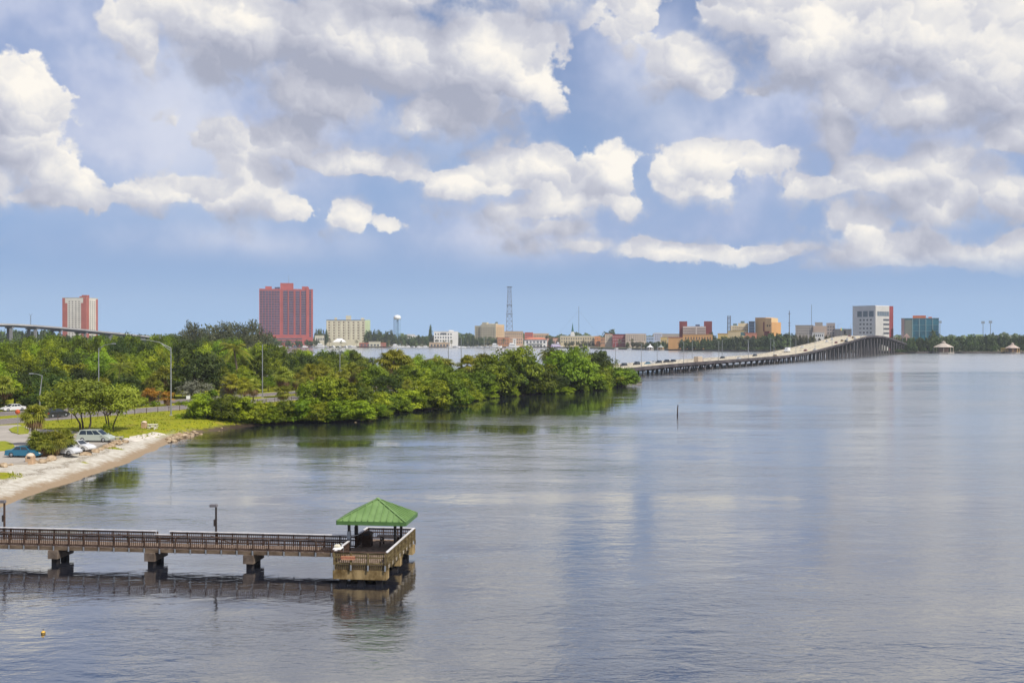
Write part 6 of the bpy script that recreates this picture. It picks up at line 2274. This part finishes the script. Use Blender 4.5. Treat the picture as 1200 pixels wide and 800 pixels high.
tp = truck_parts(9.0, 2.5, 3.5, solid('tan_box', (.52, .42, .32)), paint('tan_cab', (.42, .33, .26)), 6.6)
y = on_bridge(819, 4.0)
place_truck(tp, *bridge_pt(y, 4.0, smooth_prof(y) - .99), HB_, 'tan box truck on the near lanes of the low bridge', L=9.0, W_=2.5)
tp2 = truck_parts(8.0, 2.5, 3.4, M_white, paint('white_cab', (.7, .7, .7)), 5.6)
y = on_bridge(922.5, 18.0)
place_truck(tp2, *bridge_pt(y, 18.0, smooth_prof(y) - .99), HB_ + math.pi, 'white box truck on the far lanes at the start of the ramp', L=8.0, W_=2.5)
BC = [(731, 18, 'dark', 'dark car nearest the causeway on the far bridge lanes'), (746, 20.5, 'dark', 'dark car second from the causeway end on the far bridge lanes'), (759, 18, 'blue_sedan', 'small blue car right of the second lamp post on the far bridge lanes'), (766, 21, 'silver', 'silver car between two dark ones on the far bridge lanes'), (772, 18, 'dark', 'dark car left of the far gazebos on the bridge'), (781, 20.5, 'dark', 'dark car under a far parapet lamp, beyond the gazebo'), (788.5, 18, 'dark', 'dark pickup sized car behind the tan box truck'),
      (846.5, 18, 'dark', 'dark car just ahead of the tan box truck on far lanes'), (866, 8, 'silver', 'silver car on the inner near lane before the ramp'), (884.5, 20, 'dark', 'dark car on far lanes before the ramp'), (908.5, 4, 'gold', 'bronze car on the near lane at the foot of the ramp'), (940, 20, 'white', 'white car low on the ramp, far lanes'), (944, 8, 'red', 'maroon car low on the ramp, inner lane'), (955, 4, 'white', 'white car by a near parapet lamp on the ramp'),
      (969, 19, 'white', 'white car halfway up the ramp on far lanes'), (975, 21, 'silver', 'silver car close behind the white one on far lanes'), (980, 8, 'red', 'maroon car halfway up the ramp'), (987, 8, 'gold', 'bronze car in the middle of the ramp'), (991.5, 4, 'dark', 'dark car beside the white one high on the ramp'), (993, 7.5, 'white', 'white car high on the ramp, near lanes'), (997, 20, 'red', 'red car high on the ramp, far lanes'), (1000, 8, 'gold', 'bronze car near the top of the ramp'), (1002, 4, 'silver', 'silver car near the top of the ramp'), (1010, 8, 'silver', 'silver car closest to the crest of the bridge')]
for px, o, k, lab in BC:
    y = on_bridge(px, o)
    y = min(max(y, 436), 935)
    ob = place_car(CAR[k], *bridge_pt(y, o, smooth_prof(y) - .985), HB_ + (math.pi if o > BW / 2 else 0), lab, 'driving_car', 'car', 'cars on the long bridge', small=True)
    ob.rotation_euler = (0, -math.atan2(smooth_prof(y + 4) - smooth_prof(y - 4), 8 / BD.y) * (1 if o < BW / 2 else -1), ob.rotation_euler[2])
# white delivery truck glimpsed between the palms
x = px_at(541, 300)
place_truck(tp2, x, 300, 1.62, math.atan2(RU.y, RU.x), 'white truck glimpsed between the palms on the causeway highway', L=8.0, W_=2.5)

# ================================================================== poles, signs, fence
def cobra_lamp(px, ybase, ytop, label, arm, zg=1.5, d=None, group=None, double=True, lean=0.0):
    p = px_ground(px, ybase, zg) if d is None else Vector((px_at(px, d), d, zg))
    H = z_at(ytop, p.y) - zg
    o = thing('street_light', label, 'street light', p, 0, group)
    top = H - abs(arm) * .34
    MB().tube([(0, 0, -.3), (0, 0, top * .5), (lean, 0, top)], [.16, .13, .09], 10).build('pole', M_galv, o)
    MB().bevel_box(-.26, .26, -.26, .26, -.1, .18, .03).build('base', M_conc, o)
    if arm:
        e = (arm, -abs(arm) * .12, H - .1)
        ab = MB().tube([(lean, 0, top - .1), (arm * .45, e[1] * .5, top + (H - top) * .62), e], [.075, .06, .05], 8)
        if double:
            ab.tube([(lean, 0, top - .65), (arm * .35, e[1] * .4, top + (H - top) * .40)], [.05, .045], 6)
        a = ab.build('arm', M_galv, o)
        s = 1 if arm > 0 else -1
        x0, x1 = sorted((arm - s * .15, arm + s * .75))
        MB().bevel_box(x0, x1, e[1] - .17, e[1] + .17, H - .22, H, .05).build('lamp_head', M_galv, a)
    return o


cobra_lamp(200.3, 487, 397, 'tallest street light by the highway, its long arm reaching left over the road', -5.0)
cobra_lamp(115.6, 0, 402, 'tall street light beyond the road, rising before the wood', 3.2, d=228)
cobra_lamp(46.5, 0, 437, 'short leaning street light by the wood near the white sedan', -1.3, d=205, double=False, lean=.5)
cobra_lamp(307.5, 0, 404, 'slim light pole rising from the trees below the pink tower', 0, d=262)
cobra_lamp(398.3, 0, 407, 'slim light pole rising from the trees below the cream block', 0, d=285)
cobra_lamp(447.5, 0, 403, 'slim light pole against the river left of the yellow palm', 0, d=318)
cobra_lamp(525.5, 0, 396, 'slim light pole against the river below the white office', 0, d=330)
cobra_lamp(540.5, 0, 396, 'taller slim light pole against the river right of the white office', 0, d=345)
cobra_lamp(567.3, 0, 394, 'slim light pole above the round palm head against the river', 0, d=362)
cobra_lamp(624.5, 0, 402, 'slim light pole against the river before the balconied house', 0, d=390)
cobra_lamp(688.5, 0, 402, 'slim light pole against the river at the end of the causeway trees', 0, d=425)
# signs
sg = thing('road_sign', 'green highway sign seen over the olive shade tree', 'sign', (px_at(122.5, 205), 205, 1.5), R(-8))
MB().box(-.9, .9, -.03, .03, z_at(462.3, 205) - 1.5, z_at(457.6, 205) - 1.5).build('board', mat('green_sign', (.02, .30, .16), .5), sg)
for x in (-.6, .6):
    MB().tube([(x, .08, -.2), (x, .08, z_at(458.5, 205) - 1.5)], .05, 6).build('post', M_galv, sg)
sg = thing('road_sign', 'small white road sign on the verge right of the tall street light', 'sign', (px_at(220.5, 219), 219, 1.5))
MB().box(-.42, .42, -.03, .02, z_at(467.5, 219) - 1.5, z_at(463.6, 219) - 1.5).build('board', M_white, sg)
MB().tube([(0, .06, -.2), (0, .06, z_at(464, 219) - 1.5)], .045, 6).build('post', M_galv, sg)
g = px_ground(24.7, 507, 1.6)
sg = thing('road_sign', 'round orange red sign by the palm at the lot entrance', 'sign', (g.x, g.y - 1.2, 1.5))
zc = z_at(482.5, g.y - 1.2) - 1.5
MB().lathe([(0, -.03), (.40, -.03), (.40, .03), (0, .03)], 20, axis='y', centre=(0, 0, zc)).build('board', mat('orange_red_sign', (.52, .10, .03), .5), sg)
MB().tube([(0, .07, -.2), (0, .07, zc + .2)], .05, 6).build('post', M_galv, sg)
# post and wire fence along the near verge
fn = thing('wire_fence', 'low post and wire fence along the near verge of the highway', 'fence')
s = -62.0
prev = None
wb = MB()
while s < 70:
    p = road_pt(s, -2.2)
    z = ground_z(p.x, p.y)
    MB().bevel_box(p.x - .05, p.x + .05, p.y - .05, p.y + .05, z - .2, z + 1.15, .015).build('post', M_wood, fn)
    if prev:
        for h in (.45, .8, 1.08):
            wb.bar((prev[0], prev[1], prev[2] + h), (p.x, p.y, z + h), .018)
    prev = (p.x, p.y, z)
    s += 3.0
wb.build('wire', M_galv, fn)

# ================================================================== beach side things
def rock_mesh(seed):
    r_ = np.random.default_rng(seed)
    import bmesh
    bm = bmesh.new()
    bmesh.ops.create_icosphere(bm, subdivisions=2, radius=1.0)
    dirs = r_.normal(size=(9, 3))
    dirs /= np.linalg.norm(dirs, axis=1, keepdims=True)
    cut = r_.uniform(.55, .85, 9)
    for v in bm.verts:
        p = np.array(v.co)
        for dd, c in zip(dirs, cut):
            q = p @ dd
            if q > c:
                p = p - dd * (q - c)
        p = p * (1 + r_.normal(0, .03))
        v.co = p * np.array([1, .8, .65])
    me = bpy.data.meshes.new('rock')
    bm.to_mesh(me)
    bm.free()
    me.materials.append(mat('tan_rock', (.24, .16, .09), .95, .0, 1.2, bump=.4, col2=(.48, .38, .26)))
    return me


ROCKS = [rock_mesh(k) for k in range(5)]


def rock(x, y, r, label, group):
    o = put('boulder', random.choice(ROCKS), None, (x, y, ground_z(x, y) + r * .15), random.uniform(0, 6))
    o.scale = (r * random.uniform(.8, 1.3), r * random.uniform(.8, 1.2), r * random.uniform(.7, 1.1))
    tag(o, label, 'rock', group)


def rock_line(pts, n, r0, r1, label, group, jit=.5, z=1.5):
    w = [px_ground(*p, z) for p in pts]
    seg = [(b_ - a).length for a, b_ in zip(w[:-1], w[1:])]
    tot = sum(seg)
    for i in range(n):
        t = (i + random.uniform(.2, .8)) / n * tot
        for (a, b_), L in zip(zip(w[:-1], w[1:]), seg):
            if t <= L:
                q = a.lerp(b_, t / L)
                rock(q.x + random.uniform(-jit, jit), q.y + random.uniform(-jit, jit) * 1.6, random.uniform(r0, r1), label, group)
                break
            t -= L


rock_line([(95, 531), (112, 526), (132, 519), (146, 514)], 34, .35, .75, 'tan boulder in the row edging the lot right of the minivan', 'boulders edging the lot near the minivan')
rock_line([(42, 541), (56, 537.5), (68, 536)], 9, .4, .85, 'tan boulder at the beach edge of the lot by the low palms', 'boulders by the low palms')
rock_line([(-20, 548), (6, 545), (14, 543.5)], 4, .4, .7, 'brown boulder in the grass near the blue sedan', 'boulders near the blue sedan')
rock_line([(196, 512), (208, 507.5), (222, 504), (236, 501.5)], 36, .3, .75, 'brown boulder on the bank where beach meets mangroves', 'boulders where beach meets mangroves', .9, .9)
rock_line([(244, 503), (300, 498.5), (360, 495.5), (420, 493), (445, 484)], 30, .3, .65, 'dark wet boulder under the mangroves at the waterline', 'boulders under the mangroves', .8, .35)
bl = thing('stone_bin', 'tan stone litter bin with a domed top right beside the blue sedan', 'litter bin', (0, 0, 0))
g = px_ground(35.3, 542.5, 1.4)
bl.location = (g.x, g.y, ground_z(g.x, g.y))
M_stone = mat('tan_stone', (.46, .31, .19), .9, .15, 2.0)
MB().bevel_box(-.46, .46, -.42, .42, -.2, .98, .05).build('body', M_stone, bl)
MB().lathe([(.50, .985), (.46, 1.15), (.28, 1.3), (0, 1.36)], 14).build('lid', mat('pale_stone_top', (.58, .47, .36), .9), bl)
MB().box(-.2, .2, -.44, -.42, .7, .85).build('opening', M_dark, bl)
g = px_ground(168.8, 501, 1.5)
bl2 = thing('stone_bin', 'tan stone litter bin on the lawn left of the white picnic table', 'litter bin', (g.x, g.y, 1.45))
MB().bevel_box(-.42, .42, -.38, .38, -.2, .95, .05).build('body', M_stone, bl2)
MB().lathe([(.46, .955), (.40, 1.1), (.22, 1.2), (0, 1.24)], 14).build('lid', MATS['pale_stone_top'], bl2)
for px, yb, lab in ((178.7, 501, 'white concrete picnic table on the lawn by the beach path'), (137.5, 515, 'grey concrete picnic table by the nose of the minivan')):
    g = px_ground(px, yb, 1.5)
    t = thing('park_table', lab, 'picnic table', (g.x, g.y, ground_z(g.x, g.y)), .1)
    m = mat('pale_table_concrete', (.66, .62, .52), .9, .1) if px > 150 else mat('grey_table_concrete', (.38, .36, .32), .9, .1)
    MB().bevel_box(-.8, .8, -.5, .5, .72, .80, .03).build('tabletop', m, t)
    for s in (-1, 1):
        q = MB().bevel_box(-.75, .75, s * .95 - .16, s * .95 + .16, .38, .46, .02).build('bench', m, t)
        for x in (-.5, .5):
            MB().box(x - .06, x + .06, s * .95 - .1, s * .95 + .1, -.1, .379).build('bench_leg', m, q)
    for x in (-.45, .45):
        MB().bevel_box(x - .08, x + .08, -.3, .3, -.1, .719, .02).build('leg', m, t)
# loose grass and beach weeds
n_ = 30000
C = np.stack([RNG.uniform(-112, -44, n_), RNG.uniform(110, 216, n_), np.zeros(n_)], 1)
zz, sdv, be = land_height(C[:, 0], C[:, 1])
fine = (wavy(C[:, 0], C[:, 1], .8, 3.0) + RNG.normal(0, .45, n_)) > .15
q = (C[:, :2] - np.array([R0.x, R0.y]))
acr = q @ np.array([RN.x, RN.y])
lp = dist_inside(C[:, 0], C[:, 1], [(p.x, p.y) for p in lot])
keep = fine & (sdv > sand_width(C[:, 0], C[:, 1])) & (acr < -3.2) & (lp < -.3)
C = C[keep]
zz = zz[keep]
C[:, 2] = zz + .10
gr = leaf_mesh('grass', C, np.stack([RNG.normal(size=len(C)), RNG.normal(size=len(C)), np.full(len(C), .5)], 1), RNG.uniform(.20, .5, len(C)), RNG.uniform(0, 1, len(C)), leaf_mat('grass_blade', (.09, .12, .008), (.30, .29, .02), .3), .35, droop=-.6)
tag(put('grass', gr), kind='stuff')
